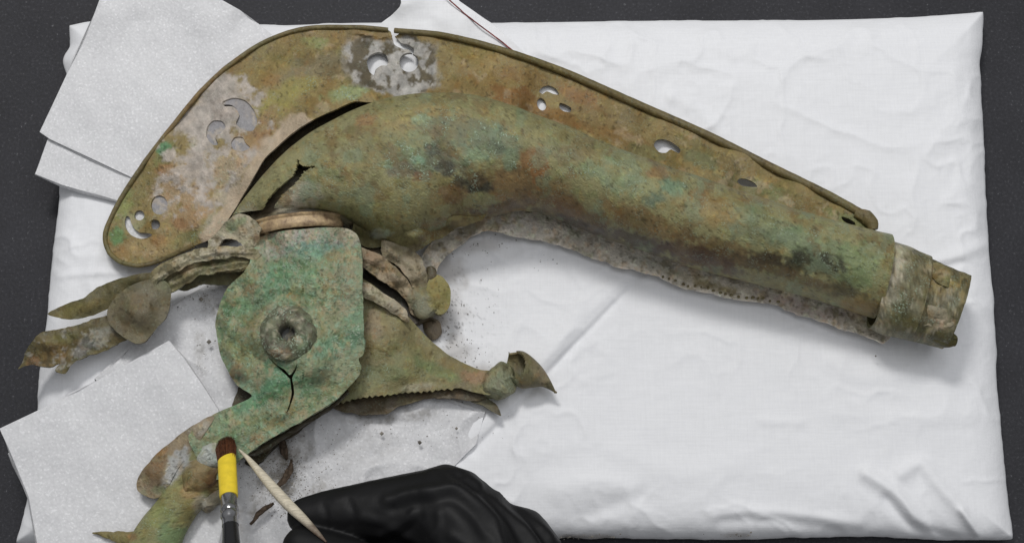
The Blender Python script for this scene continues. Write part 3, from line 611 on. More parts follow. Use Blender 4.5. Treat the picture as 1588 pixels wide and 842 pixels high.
def crest_paint(x, y, z):
    c = patches(x, y, (116, 102, 66), CREST, 0.12, layers=[((148,132,108), 24, 0.22, 0.45, 131.0)])
    d = (np.abs((x-612)/78)**3.2+np.abs((y-104-(x-612)*0.05)/48)**3.2)**0.3125+0.34*fbm(x, y, 30, 4, 6.)
    m = 1-sstep(0.84, 1.02, d+0.10*fbm(x, y, 7, 3, 16.)); n = fbm(x, y, 15, 4, 141.0, 0.6)+0.16*np.exp(-((x-556)/18)**2)+0.10*np.exp(-((x-672)/18)**2)-0.20*np.exp(-((x-612)/26)**2); n2 = fbm(x, y, 10, 3, 151.0)
    n6 = fbm(x, y, 5, 3, 191.0); k = sstep(-0.06, 0.16, n+0.15*n6)*m; sil = lin((148, 145, 140))*GAIN*(1+0.5*n2+0.4*n6)[:, None]; drk = lin((82, 75, 60))*GAIN*(1+0.4*n2)[:, None]
    c[:, :3] = c[:, :3]*(1-m[:, None])+(sil*(1-k[:, None])+drk*k[:, None])*m[:, None]
    g = 0.55*np.exp(-((x-335)/62)**2-((y-180)/52)**2)+0.4*np.exp(-((x-345)/26)**2-((y-128)/20)**2)+0.3*np.exp(-((x-300)/50)**2-((y-290)/50)**2)
    n5 = fbm(x, y, 6, 3, 181.0); w = 0.92*sstep(0.10, 0.34, g+0.8*fbm(x, y, 20, 5, 171.0, 0.66)*(g > 0.03)+0.12*n5); c[:, :3] = c[:, :3]*(1-w[:, None])+(lin((154, 146, 138))*GAIN)*(1+0.45*n2+0.4*n5)[:, None]*w[:, None]
    # chalky deposit along the torn inner edge
    e = segdist(x, y, [(330,366),(358,334),(380,298),(412,245),(440,220),(470,198)])+16*fbm(x, y, 20, 4, 161.0); w = 0.85*(1-sstep(14, 24, e))
    c[:, :3] = c[:, :3]*(1-w[:, None])+lin((164, 148, 128))*GAIN*(1+0.3*n2)[:, None]*w[:, None]
    return c
cr = plate('crest', crest_out, crest_z, 4, PAT, art, holes=crest_holes+grey_holes, g=2.6, step=2.8, rough=0.35, dent=1.8, paintf=crest_paint, zextra=silver_recess)
def greyf(x, y, z):
    c = patches(x, y, (132, 130, 132), [], 0.0, mott=0.08, blotch=0.3, layers=[((158,150,140), 12, 0.1, 0.8, 451.0)]); return c
for f in grey_holes:
    ctr = np.mean(f, 0); plate('grey_hole_plate', [(ctr[0]+(a-ctr[0])*1.25, ctr[1]+(b-ctr[1])*1.25) for a, b in f], [(a, b, z-4) for a, b, z in crest_z], 2, PAT, cr, g=4, dent=1, paintf=greyf)
rim_c = pf((92, 82, 54), [(800,90,200,20,20,(92,82,50),.6),(300,150,120,30,-50,(108,86,54),.6),(180,380,40,40,0,(104,100,68),.6)])
def zc(x, y): return float(idw(crest_z, np.array([x], float), np.array([y], float))[0])
rim1 = [(300,381),(246,405),(215,412),(188,407),(170,392),(163,372),(166,352),(187,309),(225,251),(265,199),(310,144),(350,106),(400,71),(447,51),(490,43),(560,43),(602,47)]
rim2 = [(612,48),(680,54),(740,67),(800,85),(870,110),(930,136),(1000,167),(1100,211),(1200,261),(1280,300),(1338,332)]
sweep('crest_rim', [(a, b, zc(a, b)+1.5, 3.8) for a, b in rim1], PAT, cr, m=10, paintf=rim_c, dent=0.4)
sweep('crest_rim', [(a, b, zc(a, b)+5, 4.4+min(i, 5)*0.4) for i, (a, b) in enumerate(rim2)], PAT, cr, m=10, paintf=rim_c, dent=0.4)
sweep('rim_end', [(1326,330,66,7),(1343,336,68,11),(1352,346,68,10),(1355,356,68,7)], PAT, cr, paintf=rim_c, dent=1.5)

neck_T = [(1378,366),(1290,345),(1200,318),(1100,285),(1030,262),(950,233),(870,200),(790,170),(720,152),(640,152),(574,166),(510,194),(452,232),(410,274),(378,312),(360,338)]
neck_B = [(1358,492),(1265,462),(1170,437),(1080,414),(1000,387),(930,364),(870,338),(815,324),(765,332),(715,340),(675,355),(632,368),(592,366),(562,354),(542,343),(528,334)]
crack = [(490,258),(476,258),(466,256),(462,247),(459,262),(452,275),(440,285),(425,297),(414,312),(408,325),(399,340),(404,342),(420,336),(425,324),(432,312),(440,300),(452,290),(464,278),(472,266)]
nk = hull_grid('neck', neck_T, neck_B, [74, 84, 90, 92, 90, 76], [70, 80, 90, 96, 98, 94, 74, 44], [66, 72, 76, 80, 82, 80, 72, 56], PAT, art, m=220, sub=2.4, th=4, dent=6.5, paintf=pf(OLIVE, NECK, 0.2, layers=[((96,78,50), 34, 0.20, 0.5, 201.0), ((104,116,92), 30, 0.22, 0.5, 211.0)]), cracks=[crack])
plate('crusted_flap', [(322,374),(345,352),(364,332),(382,332),(396,344),(404,356),(404,370),(400,384),(394,394),(382,388),(374,378),(360,370),(344,374),(336,384),(322,388)], [(330,378,78),(365,340,112),(400,345,120),(400,385,98),(420,356,122),(350,365,94)], 4, PAT, art, g=3, rough=2.2, dent=9, paintf=pf((150, 142, 122), [(365,350,22,10,-40,(112,122,92),.8,.6),(405,372,16,12,0,(150,132,112),.8),(340,372,20,8,-20,(160,154,140),.7)], layers=[((92,88,66), 12, 0.12, 0.7, 221.0)]))
plate('slit_shade_plate', [(1282,322),(1330,332),(1350,356),(1300,352)], 36, 3, PAT, art, g=6, paintf=pf((50, 44, 32), []))  # dark plate added under the slit to paint its shade
plate('torn_lip_sheet', [(544,366),(560,380),(578,384),(590,382),(604,390),(618,388),(632,401),(641,392),(652,386),(664,378),(684,368),(712,352),(748,340),(752,322),(700,330),(660,348),(630,352),(590,348),(556,336)], [(550,345,88),(590,352,112),(640,356,116),(700,335,112),(750,325,104),(556,376,62),(590,382,66),(632,398,62),(690,364,70),(748,338,84)], 3, PAT, art, g=2.6, rough=2.4, dent=6, paintf=pf((112, 106, 72), [(590,362,18,9,0,(150,156,140),.8,.5),(640,388,20,8,-20,(128,118,96),.7),(700,352,50,10,-25,(92,78,52),.7)], 0.2))
# dark sheet added below the crest-neck gap so it reads as deep shade
plate('gap_shade_sheet', [(300,360),(340,300),(390,240),(450,195),(520,165),(580,150),(600,175),(540,205),(470,240),(420,290),(390,350),(340,380)], 14, 3, PAT, art, g=7, paintf=pf((60, 52, 36), []))
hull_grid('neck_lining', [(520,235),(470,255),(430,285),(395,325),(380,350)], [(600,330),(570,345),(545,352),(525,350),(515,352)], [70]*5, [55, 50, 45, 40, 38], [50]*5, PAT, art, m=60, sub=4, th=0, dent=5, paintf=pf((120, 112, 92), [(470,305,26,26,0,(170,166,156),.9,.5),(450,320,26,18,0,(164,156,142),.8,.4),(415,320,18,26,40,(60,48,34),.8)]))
for px, py, r in [(1068,428,3.6),(1080,433,4),(1092,438,4),(1104,441,3.6),(1116,446,4),(1128,450,4),(1140,453,3.6),(1152,457,4),(1166,460,3.4),(1182,464,3.4),(1020,414,3),(1036,420,3.4),(1052,426,3.4),(1200,468,3),(860,366,3),(888,376,3),(916,386,3)]:
    pass
flange = plate('seam_flange', [(652,470),(660,450),(672,430),(685,405),(712,380),(752,357),(800,366),(850,374),(900,392),(960,413),(1005,424),(1060,446),(1095,451),(1130,462),(1200,473),(1260,494),(1330,516),(1374,532),(1374,490),(1250,450),(1100,405),(950,355),(860,318),(800,308),(740,318),(690,350),(655,395),(640,440)],
      [(650,460,40),(690,390,34),(750,345,30),(850,360,26),(1000,410,24),(1200,460,22),(1370,520,24)], 5, PAT, art, g=3.4, step=3.4, rough=1.6, dent=7, paintf=pf((198, 190, 178), [p for p in JAW if p[0] > 690 and p[1] < 520], 0.1, layers=[((122,112,86), 12, 0.18, 0.6, 231.0), ((190,184,172), 24, 0.1, 0.5, 241.0)]))
riv = None
for k in range(19):
    t_ = k/18.0; px = 1030+t_*175; py = np.interp(px, [1005,1060,1095,1130,1200], [420,440,446,456,467])+random.uniform(-1, 1)
    lump('rivet', px+random.uniform(-2.5, 2.5), py+random.uniform(-1.5, 1.5), 26, random.uniform(1.8, 3.2), random.uniform(1.8, 2.8), 2.2, PAT, flange, pf((104, 95, 68), []), 1.2, nu=8, nv=4)
# broken socket at the far end
sock = hull_grid('socket', [(1366,374),(1385,378),(1406,384),(1424,393),(1440,400)], [(1352,506),(1365,514),(1378,519),(1394,522),(1412,525)], [70], [62, 61, 60, 57, 54], [62, 60, 58, 56, 54], PAT, art, m=72, sub=3, th=5, dent=9, power=0.85,
    paintf=pf((124, 118, 92), [(1384,440,15,76,14,(168,160,142),.95,.1,.3),(1420,470,26,50,14,(84,82,56),.8,.4),(1420,400,22,10,20,(90,86,58),.8),(1400,460,26,26,0,(84,82,60),.8,.6),(1400,500,30,26,0,(84,78,46),.9),(1430,425,24,16,0,(140,130,100),.7,.4),(1420,440,20,26,0,(104,100,76),.7,.5),(1425,480,16,14,0,(120,116,96),.6,.4)], .25, layers=[((150,144,126), 7, 0.12, 0.45, 251.0), ((76,74,52), 22, 0.08, 0.6, 261.0), ((64,62,42), 6, 0.16, 0.6, 262.0)]))
hull_grid('socket_end', [(1424,402),(1452,411),(1478,421),(1501,430)], [(1388,520),(1418,526),(1442,531),(1466,538)], [64], [50, 48, 44, 40], [50, 48, 46, 44], PAT, art, m=64, sub=2.5, th=8, dent=16, power=0.5,
    paintf=pf((126, 116, 90), [(1470,470,22,16,10,(122,122,108),.8,.5),(1495,450,10,26,0,(118,104,64),.8),(1460,500,30,12,20,(146,130,112),.8),(1462,525,26,12,10,(74,70,38),.9),(1420,515,20,14,20,(82,74,44),.9),(1450,440,30,14,20,(110,98,60),.8),(1480,440,14,10,0,(124,104,60),.8),(1440,470,10,26,0,(70,66,44),.7),(1490,500,12,20,0,(90,84,56),.6)], .3, layers=[((146,140,126), 7, 0.16, 0.45, 271.0), ((72,70,48), 26, -0.12, 0.75, 281.0), ((60,56,38), 6, 0.16, 0.6, 282.0)]))

lump('socket_chip', 1458, 518, 70, 26, 17, 24, PAT, art, pf((80, 76, 44), [], .1, layers=[((60,58,36), 8, 0.1, 0.6, 401.0)]), 9, rot=-0.35)
plate('socket_facet', [(1416,486),(1436,476),(1462,480),(1482,492),(1474,508),(1446,506),(1424,502)], [(1416,490,102),(1450,480,112),(1480,494,100),(1450,506,96)], 6, PAT, art, g=3, rough=2.5, dent=6, paintf=pf((126, 118, 98), [(1430,494,14,8,0,(96,86,58),.7)], .1, layers=[((110,104,88), 8, 0.12, 0.6, 411.0)]))
plate('socket_facet', [(1440,408),(1462,412),(1482,424),(1499,430),(1494,452),(1474,446),(1452,438),(1436,426)], [(1440,412,98),(1490,432,92),(1460,440,114)], 6, PAT, art, g=3, rough=2.5, dent=6, paintf=pf((102, 96, 64), [(1462,424,14,8,0,(146,136,112),.7)], .2, layers=[((96,84,50), 8, 0.12, 0.6, 421.0)]))
# mouth ring (stands on edge round the open mouth of the neck)
def ring():
    c = P(463, 350, 92); ax = np.array([0.10, -1.0, 0.0]); ax /= np.linalg.norm(ax); b = np.array([1.0, 0.10, 0]); b /= np.linalg.norm(b); u = np.array([0, 0, 1.0])
    prof = [(-11, 60), (-11, 66), (-8, 69), (-5, 65), (-2, 66), (4, 68), (9, 66), (11, 62), (8, 58), (-6, 57)]; n = 96; V = []; F = []; m = len(prof)
    for i in range(n):
        a = 2*math.pi*i/n
        for h, r in prof: V.append(c+ax*h+(r*math.cos(a))*b+(r*0.50*math.sin(a))*u)
    for i in range(n):
        for k in range(m): F.append([i*m+k, i*m+(k+1) % m, ((i+1) % n)*m+(k+1) % m, ((i+1) % n)*m+k])
    V = np.array(V); V += 0.8*np.stack([fbm(V[:, 0], V[:, 1], 18, 3, V[:, 2]+k*50) for k in range(3)], -1)
    return obj('mouth_ring', V, F, BRASS, art)
ring()

# cheek plate with its round boss
cheek_out = [(390,394),(404,368),(440,358),(500,353),(535,354),(552,362),(558,374),(561,400),(563,470),(565,544),(556,556),(560,572),(552,588),(520,620),(480,645),(440,668),(400,692),(370,714),(345,742),(322,738),(302,704),(292,674),(330,643),(360,630),(390,613),(365,595),(343,553),(334,505),(342,468),(355,444),(376,424),(387,408)]
cheek_z = [(410,372,96),(450,362,126),(500,360,128),(550,368,112),(558,400,112),(500,420,128),(562,500,110),(563,545,104),(552,588,96),(445,515,128),(400,440,104),(400,520,116),(336,505,48),(344,465,50),(345,555,48),(365,594,54),(356,505,84),(362,550,84),(362,465,84),(380,575,92),(390,613,80),(420,600,108),(480,560,122),(520,618,90),(480,643,88),(440,666,84),(400,690,80),(430,635,98),(360,632,78),(330,645,74),(380,660,88),(320,690,76),(340,735,66)]
ck_crack = [(416,553),(425,561),(433,568),(441,573),(449,581),(457,572),(461,563),(459,574),(453,586),(455,598),(456,612),(452,625),(447,637),(444,640),(449,625),(452,611),(451,599),(449,588),(440,578),(431,572),(424,564)]
def boss_relief(x, y):
    d = np.hypot(x-445, y-517)
    return 5*np.exp(-((d-72)/9.0)**2)*(x < 470)+4*np.exp(-((d-50)/7.0)**2)+3.0*fbm(x, y, 16, 3, 1.)
ck = plate('cheek_plate', cheek_out, cheek_z, 5, PAT, art, holes=[ck_crack, ell(445,516,15,15)], g=2.2, step=2.5, rough=0.7, dent=3.0, paintf=pf((114, 122, 96), CHEEK, 0.3, mott=0.18, wob=0.42, layers=[((140,130,104), 20, 0.12, 0.6, 291.0), ((88,116,92), 14, 0.16, 0.4, 301.0), ((138,132,108), 7, 0.18, 0.55, 306.0), ((116,146,122), 5, 0.18, 0.55, 311.0), ((72,92,70), 5, 0.24, 0.6, 316.0)]), zextra=boss_relief)
def boss():
    c = P(445, 515, 127); prof = [(41, -6), (37.5, -2), (35, 1.0), (32, 2.4), (29, 1.6), (26, 2.4), (22, 4), (18, 3), (14, 1), (11.5, -4), (10.5, -11), (9, -17), (5, -19), (0.1, -19)]
    n = 56; m = len(prof); V = []
    for r, h in prof:
        for k in range(n):
            a = 2*math.pi*k/n; V.append(c+np.array([r*math.cos(a), r*math.sin(a), h]))
    V = np.array(V); d = np.hypot(V[:, 0]-c[0], V[:, 1]-c[1]); V[:, 2] += 4.5*fbm(V[:, 0], V[:, 1], 9, 3, 2.)*sstep(10, 20, d); V[:, :2] += 3.0*np.stack([fbm(V[:, 0], V[:, 1], 12, 3, k*9.) for k in range(2)], -1)
    F = [[i*n+k, i*n+(k+1) % n, (i+1)*n+(k+1) % n, (i+1)*n+k] for i in range(m-1) for k in range(n)]
    F = [f[::-1] if False else f for f in F]
    qx, qy = Q(V)
    o = obj('boss', V, F, PAT, ck, patches(qx, qy, (90, 92, 74), [(445,516,13,12,0,(64,64,64),.95,0.),(462,500,12,9,0,(122,116,98),.6,.4),(432,548,18,8,0,(126,94,66),.7),(425,500,10,20,0,(104,104,84),.6,.6),(470,530,10,18,0,(96,112,86),.7)], .7, mott=0.2, layers=[((78,72,60), 9, 0.14, 0.8, 321.0), ((156,150,132), 8, 0.2, 0.7, 331.0)]))
    return o
boss()
# far sheet of the head, coloured dark for the shadow below the cheek plate
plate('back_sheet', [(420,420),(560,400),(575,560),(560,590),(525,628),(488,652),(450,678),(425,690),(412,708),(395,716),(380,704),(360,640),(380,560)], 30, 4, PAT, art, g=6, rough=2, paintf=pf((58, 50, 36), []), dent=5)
plate('back_shade_flake', [(380,716),(400,700),(430,682),(442,672),(438,684),(420,702),(404,716),(392,722)], 20, 3, PAT, art, g=4, rough=2, paintf=pf((44, 38, 28), []), dent=4)  # dark sliver painting the shadow line under the leg
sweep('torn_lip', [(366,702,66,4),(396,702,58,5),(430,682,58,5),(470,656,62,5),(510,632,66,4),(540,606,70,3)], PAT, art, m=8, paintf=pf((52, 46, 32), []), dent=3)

# lower jaw
teeth = []
xs = np.linspace(704, 522, 40)
for i, xx in enumerate(xs):
    yy = np.interp(xx, [520,570,640,700], [624,615,608,603]); teeth.append((xx+random.uniform(-.8,.8), yy+(random.uniform(.8,2.4) if i % 2 else random.uniform(-1.6,-.4))))
jaw_out = [(548,432),(572,438),(592,452),(625,482),(660,520),(690,546),(715,561),(745,573),(775,578),(782,600),(762,612),(735,608),(715,602)]+teeth+[(500,600),(520,500)]
jw = plate('lower_jaw', jaw_out, [(560,440,62),(600,520,70),(560,600,62),(660,520,40),(700,555,34),(740,574,36),(770,590,46),(700,600,40),(640,606,46),(620,570,62),(530,622,52)], 5, PAT, art, g=3.2, step=3.2, rough=0.5, dent=4, paintf=pf((112, 106, 74), JAW, .15))
plate('jaw_underside', [(505,624),(560,606),(640,600),(720,594),(760,606),(742,622),(700,617),(660,618),(620,630),(600,640),(560,643),(528,637)], 28, 4, PAT, art, g=4, rough=2, dent=6, paintf=pf((72, 62, 44), [(640,625,30,8,0,(96,88,62),.6)]))
lump('jaw_knuckle', 773, 593, 36, 29, 24, 20, PAT, jw, pf((114, 112, 88), JAW, .3, layers=[((88,84,62), 9, 0.14, 0.7, 391.0)]), 11, rot=0.4, nu=40, nv=24)
hull_grid('beak', [(789,546),(812,545),(835,563),(850,583),(862,607)], [(783,574),(804,600),(824,601),(842,600),(863,610)], [40, 40, 36, 30, 26], [20, 22, 18, 10, 2], [18, 18, 14, 8, 2], PAT, jw, m=48, sub=1.6, th=3, dent=4, paintf=pf((98, 90, 64), JAW, .1), cracks=[[(776,566),(784,552),(793,543),(804,545),(813,552),(815,566),(808,582),(797,586),(784,582)]])
plate('spur', [(722,606),(745,610),(760,620),(772,630),(777,645),(764,638),(748,628),(730,622)], 24, 5, PAT, jw, g=3, rough=1, dent=4, paintf=pf((72, 66, 48), []))
# torn strips between cheek and neck
def ridge(pl, h, w): return lambda x, y: h*np.exp(-(segdist(x, y, pl)/w)**2)
plate('torn_strip', [(552,384),(575,388),(598,400),(622,424),(640,444),(654,462),(656,480),(648,492),(636,484),(628,466),(610,448),(585,430),(562,416),(552,408)], [(560,395,88),(600,420,74),(640,465,56),(650,488,40)], 5, PAT, art, g=2.8, rough=2.4, dent=9, zextra=ridge([(556,396),(600,412),(640,460)], 9, 9), paintf=pf((138, 124, 102), JAW, .15, layers=[((88,78,58), 11, 0.14, 0.7, 341.0)]))
plate('torn_strip', [(556,438),(574,440),(592,452),(612,466),(630,482),(634,500),(620,494),(600,480),(580,466),(560,460)], [(560,448,80),(600,466,76),(630,494,62)], 5, PAT, art, g=2.8, rough=2.2, dent=7, zextra=ridge([(558,446),(600,468),(630,490)], 7, 8), paintf=pf((154, 144, 124), JAW, .15, layers=[((98,88,66), 10, 0.16, 0.7, 351.0)]))
plate('torn_strip', [(590,372),(620,378),(640,388),(655,402),(662,424),(668,448),(660,466),(646,452),(632,430),(612,410),(592,396)], [(600,382,80),(640,410,68),(662,455,52)], 5, PAT, art, g=2.8, rough=2.4, dent=10, zextra=ridge([(596,384),(640,408),(660,455)], 8, 9), paintf=pf((128, 118, 98), JAW, .15, layers=[((84,76,56), 11, 0.14, 0.7, 361.0)]))
plate('torn_flap', [(560,372),(600,376),(634,386),(650,410),(662,440),(640,470),(610,440),(580,420),(560,410)], 52, 4, PAT, art, g=4, rough=2, dent=12, paintf=pf((124, 114, 94), JAW, .15))
plate('hollow_shade_plate', [(552,410),(600,430),(640,470),(650,500),(610,500),(556,450)], 36, 3, PAT, art, g=6, dent=4, paintf=pf((50, 44, 34), []))  # dark plate standing in for the shade inside the hollow
lump('crusted_lug', 658, 468, 44, 26, 26, 22, PAT, art, pf((112, 108, 88), JAW, .3), 10)
plate('round_lug', ell(680,457,19,31,-6,18), [(680,457,64),(680,425,54),(680,490,54),(700,457,54)], 12, PAT, art, g=3, rough=1, dent=3, paintf=pf((122, 114, 70), JAW, .1))
sweep('lug_stem', [(664,436,46,8),(670,426,50,7),(666,412,52,5)], PAT, art, paintf=pf((70, 62, 46), []), dent=4)
lump('dirt_clod', 650, 494, 16, 22, 14, 10, PAT, art, pf((74, 64, 48), []), 14)
lump('dirt_clod', 670, 510, 8, 12, 18, 8, PAT, art, pf((116, 104, 88), []), 6)

# left: split ear made of leaf-like sheets
plate('ear_root', [(232,428),(244,412),(290,391),(330,383),(372,384),(404,392),(410,410),(392,412),(372,420),(330,424),(300,430),(272,448),(255,458),(240,448)], [(240,430,66),(300,400,84),(350,392,86),(400,396,88),(330,418,66),(270,440,60)], 5, PAT, art, g=3.2, rough=1.6, dent=9, paintf=pf((112, 104, 76), LEAF, .15))
plate('ear_fold', [(234,432),(260,408),(292,391),(335,383),(385,382),(406,392),(396,402),(372,398),(330,402),(292,412),(262,428),(240,442)], [(236,436,72),(292,401,90),(340,392,97),(400,392,98)], 4, PAT, art, g=2.6, rough=3.0, dent=8, zextra=ridge([(240,434),(290,402),(335,391),(395,391)], 6, 4), paintf=pf((132, 124, 100), LEAF, .15, layers=[((78,72,50), 11, 0.06, 0.75, 371.0), ((164,156,136), 8, 0.2, 0.6, 372.0)]))
plate('ear_fold', [(246,450),(274,428),(308,414),(345,405),(386,402),(392,412),(350,420),(312,428),(282,444),(258,460)], [(250,452,66),(310,421,80),(385,408,86)], 4, PAT, art, g=2.6, rough=3.0, dent=8, zextra=ridge([(252,450),(310,418),(385,405)], 5, 4), paintf=pf((104, 98, 72), LEAF, .1, layers=[((140,132,112), 12, 0.18, 0.6, 381.0)]))
plate('ear_gap_plate', [(262,440),(300,424),(340,414),(380,410),(398,420),(380,438),(350,442),(320,440),(285,452)], 46, 4, PAT, art, g=4, rough=1.5, dent=6, paintf=pf((84, 80, 56), LEAF, .1))  # dark plate below the ear folds, the gap's shade put into its colour
plate('ear_leaf', [(73,487),(104,471),(130,462),(150,446),(180,434),(212,425),(240,422),(262,424),(250,440),(222,452),(190,470),(160,482),(140,491),(105,495)], [(73,487,46),(140,470,60),(150,490,46),(210,430,70),(250,430,66),(210,452,52)], 3, PAT, art, g=3.4, rough=0.8, dent=5, paintf=pf((82, 76, 50), LEAF, .05))
plate('ear_leaf', [(28,573),(40,548),(58,520),(76,512),(122,503),(168,488),(196,500),(205,520),(175,538),(140,552),(112,566),(98,578),(84,574),(92,562),(74,570),(50,566),(36,568)], [(28,573,40),(60,525,64),(120,510,52),(60,560,44),(130,550,36),(190,510,40)], 3, PAT, art, g=3, rough=2.2, dent=9, paintf=pf((86, 78, 52), LEAF, .1, layers=[((140,138,132), 10, 0.2, 0.5, 431.0), ((56,52,38), 12, 0.14, 0.6, 441.0)]))
plate('ear_disc', [(166,482),(176,464),(200,444),(228,434),(252,432),(266,448),(264,472),(258,492),(240,512),(224,530),(208,532),(188,520),(170,502)], [(166,482,62),(215,480,82),(250,440,72),(262,480,66),(215,528,58),(185,515,58)], 4, PAT, art, g=3.2, rough=0.8, dent=4, paintf=pf((92, 86, 66), LEAF, .1))
# lower left: leg, lobe and clawed foot
hull_grid('leg', [(296,684),(276,720),(258,752),(244,776),(222,802),(204,830),(192,868),(188,905)], [(352,728),(346,752),(332,772),(310,792),(296,812),(285,834),(276,870),(274,905)], [44, 44, 46, 46], [30, 26, 26, 30], [24], PAT, art, m=48, sub=3, th=3, dent=6, paintf=pf((114, 112, 76), FOOT, .2))
plate('leg_lobe', [(334,643),(306,655),(280,673),(258,690),(240,706),(222,728),(213,746),(214,760),(224,769),(240,772),(252,768),(262,752),(272,732),(292,704),(318,672)], [(334,643,74),(280,673,62),(240,706,56),(213,750,46),(240,768,48),(270,730,64),(260,720,72),(310,665,80)], 5, PAT, art, g=3.2, rough=1.0, dent=4, paintf=pf((118, 106, 86), FOOT, .1))
lump('ankle_knob', 308, 738, 66, 30, 22, 16, PAT, art, pf((120, 106, 76), FOOT, .2), 9, rot=0.4)
lump('ankle_knob', 330, 706, 72, 24, 18, 12, PAT, art, pf((150, 152, 144), FOOT, .2), 6, rot=0.3)
lump('ankle_knob', 326, 774, 44, 24, 15, 16, PAT, art, pf((110, 104, 90), FOOT, .1), 8, rot=0.7)
sweep('toe_claw', [(144,826,30,1),(165,829,34,5),(190,833,38,9),(218,838,42,13),(240,846,44,15)], PAT, art, m=10, paintf=pf((108, 98, 64), FOOT), dent=3, flat=0.6)

# ------------------------------------------------------------------ brush
br = empty('paint_brush', P(360, 842, 0)); tag(br, 'small paint brush with brown bristles, yellow taped neck, chrome ferrule and black handle', 'paint brush')
A, Bp = P(350, 680, 92), P(362, 900, 230)
axis = (Bp-A)/np.linalg.norm(Bp-A); side = np.cross(axis, [0, 0, 1.0]); side /= np.linalg.norm(side); nrm = np.cross(side, axis)
Ltot = np.linalg.norm(Bp-A)
def along(py):            # distance along the brush where it passes measured row py
    t = np.linspace(0, 1.5, 3000); q = Q(A+np.outer(t*Ltot, axis)); return float(np.interp(py, q[1], t*Ltot))
def lathe(name, prof, matl, n=40, slant=0.0, slant_at=None):
    V = []; F = []; m = len(prof)
    for i, (d, w, th_) in enumerate(prof):
        for k in range(n):
            a = 2*math.pi*k/n; dd = d+(slant*math.cos(a) if (slant_at is not None and i in slant_at) else 0)
            V.append(A+axis*dd+side*w*math.cos(a)+nrm*th_*math.sin(a))
    for i in range(m-1):
        for k in range(n): F.append([i*n+k, i*n+(k+1) % n, (i+1)*n+(k+1) % n, (i+1)*n+k])
    F += [list(range(n))[::-1], list(range((m-1)*n, m*n))]
    return obj(name, V, F, matl, br)
y1, y2, y3, y4 = along(711), along(770), along(815), along(1100)
lathe('yellow_neck', [(y1-1, 12.0, 8), (y1, 13.2, 9), (y1+14, 13.4, 10), (y2-4, 13.2, 11.6), (y2, 12.6, 11.4), (y2+.5, 11, 10)], YELLOW, slant=4, slant_at=(0, 1))
lathe('ferrule', [(y2-3, 11.2, 10.8), (along(786), 11.2, 11), (along(788), 12.6, 12.4), (along(791), 12.9, 12.6), (along(794), 11.4, 11.2), (along(797), 12.6, 12.4), (along(801), 13, 12.8), (along(804), 11.6, 11.4), (along(808), 11.4, 11.2), (y3, 11.6, 11.4), (y3+.5, 10, 10)], CHROME)
lathe('handle', [(y3-2, 10.8, 10.8), (along(830), 11.6, 11.6), (along(880), 14, 14), (along(960), 13, 13), (y4, 7, 7), (along(1300), 3.5, 3.5), (along(1310), 0.5, 0.5)], BLACKP)
def bristles():
    V = []; F = []
    for k in range(900):
        a = random.uniform(0, 2*math.pi); r = math.sqrt(random.random())
        x0, z0 = 12.4*r*math.cos(a), 8.4*r*math.sin(a); sp = random.uniform(0.92, 1.16)
        tipd = random.uniform(-3, 6)+5*r*r+(1.5*x0/12)
        p0 = A+axis*(y1+10)+side*x0+nrm*z0; p1 = A+axis*(y1*0.5)+side*x0*1.1*sp+nrm*z0; p2 = A+axis*tipd+side*(x0*0.95*sp+random.uniform(-1, 1))+nrm*(z0*0.8)
        b = len(V); w = 0.75
        for p, ww in ((p0, w), (p1, w*0.9), (p2, w*0.3)):
            for q in range(3):
                an = 2*math.pi*q/3; V.append(p+side*ww*math.cos(an)+nrm*ww*math.sin(an))
        for s_ in (0, 3):
            for q in range(3): F.append([b+s_+q, b+s_+(q+1) % 3, b+s_+3+(q+1) % 3, b+s_+3+q])
        F.append([b+6, b+7, b+8])
    return obj('bristles', V, F, HAIR, br, sharp=0)
tag(bristles(), kind='stuff')

# ------------------------------------------------------------------ wooden stick
def stick_c(x, y, z):
    t_ = (y-697)/140.0; c = np.ones((len(x), 4)); c[:, :3] = (0.60, 0.54, 0.42)
    w = sstep(0.66, 0.98, t_+0.12*fbm(x, y, 14, 3, 1.))[:, None]; c[:, :3] = c[:, :3]*(1-w)+np.array((0.10, 0.065, 0.045))*w; return c
st = sweep('wooden_stick', [(371,697,98,1.2),(385,711,108,3.6),(402,731,122,5.8),(425,758,140,7.6),(448,783,158,7.8),(470,804,174,6.4),(490,824,190,4.2),(506,840,202,1.3)], WOOD, None, m=14, paintf=stick_c)
tag(st, 'pale double pointed wooden pick with darkened end held by the black glove', 'wooden pick')

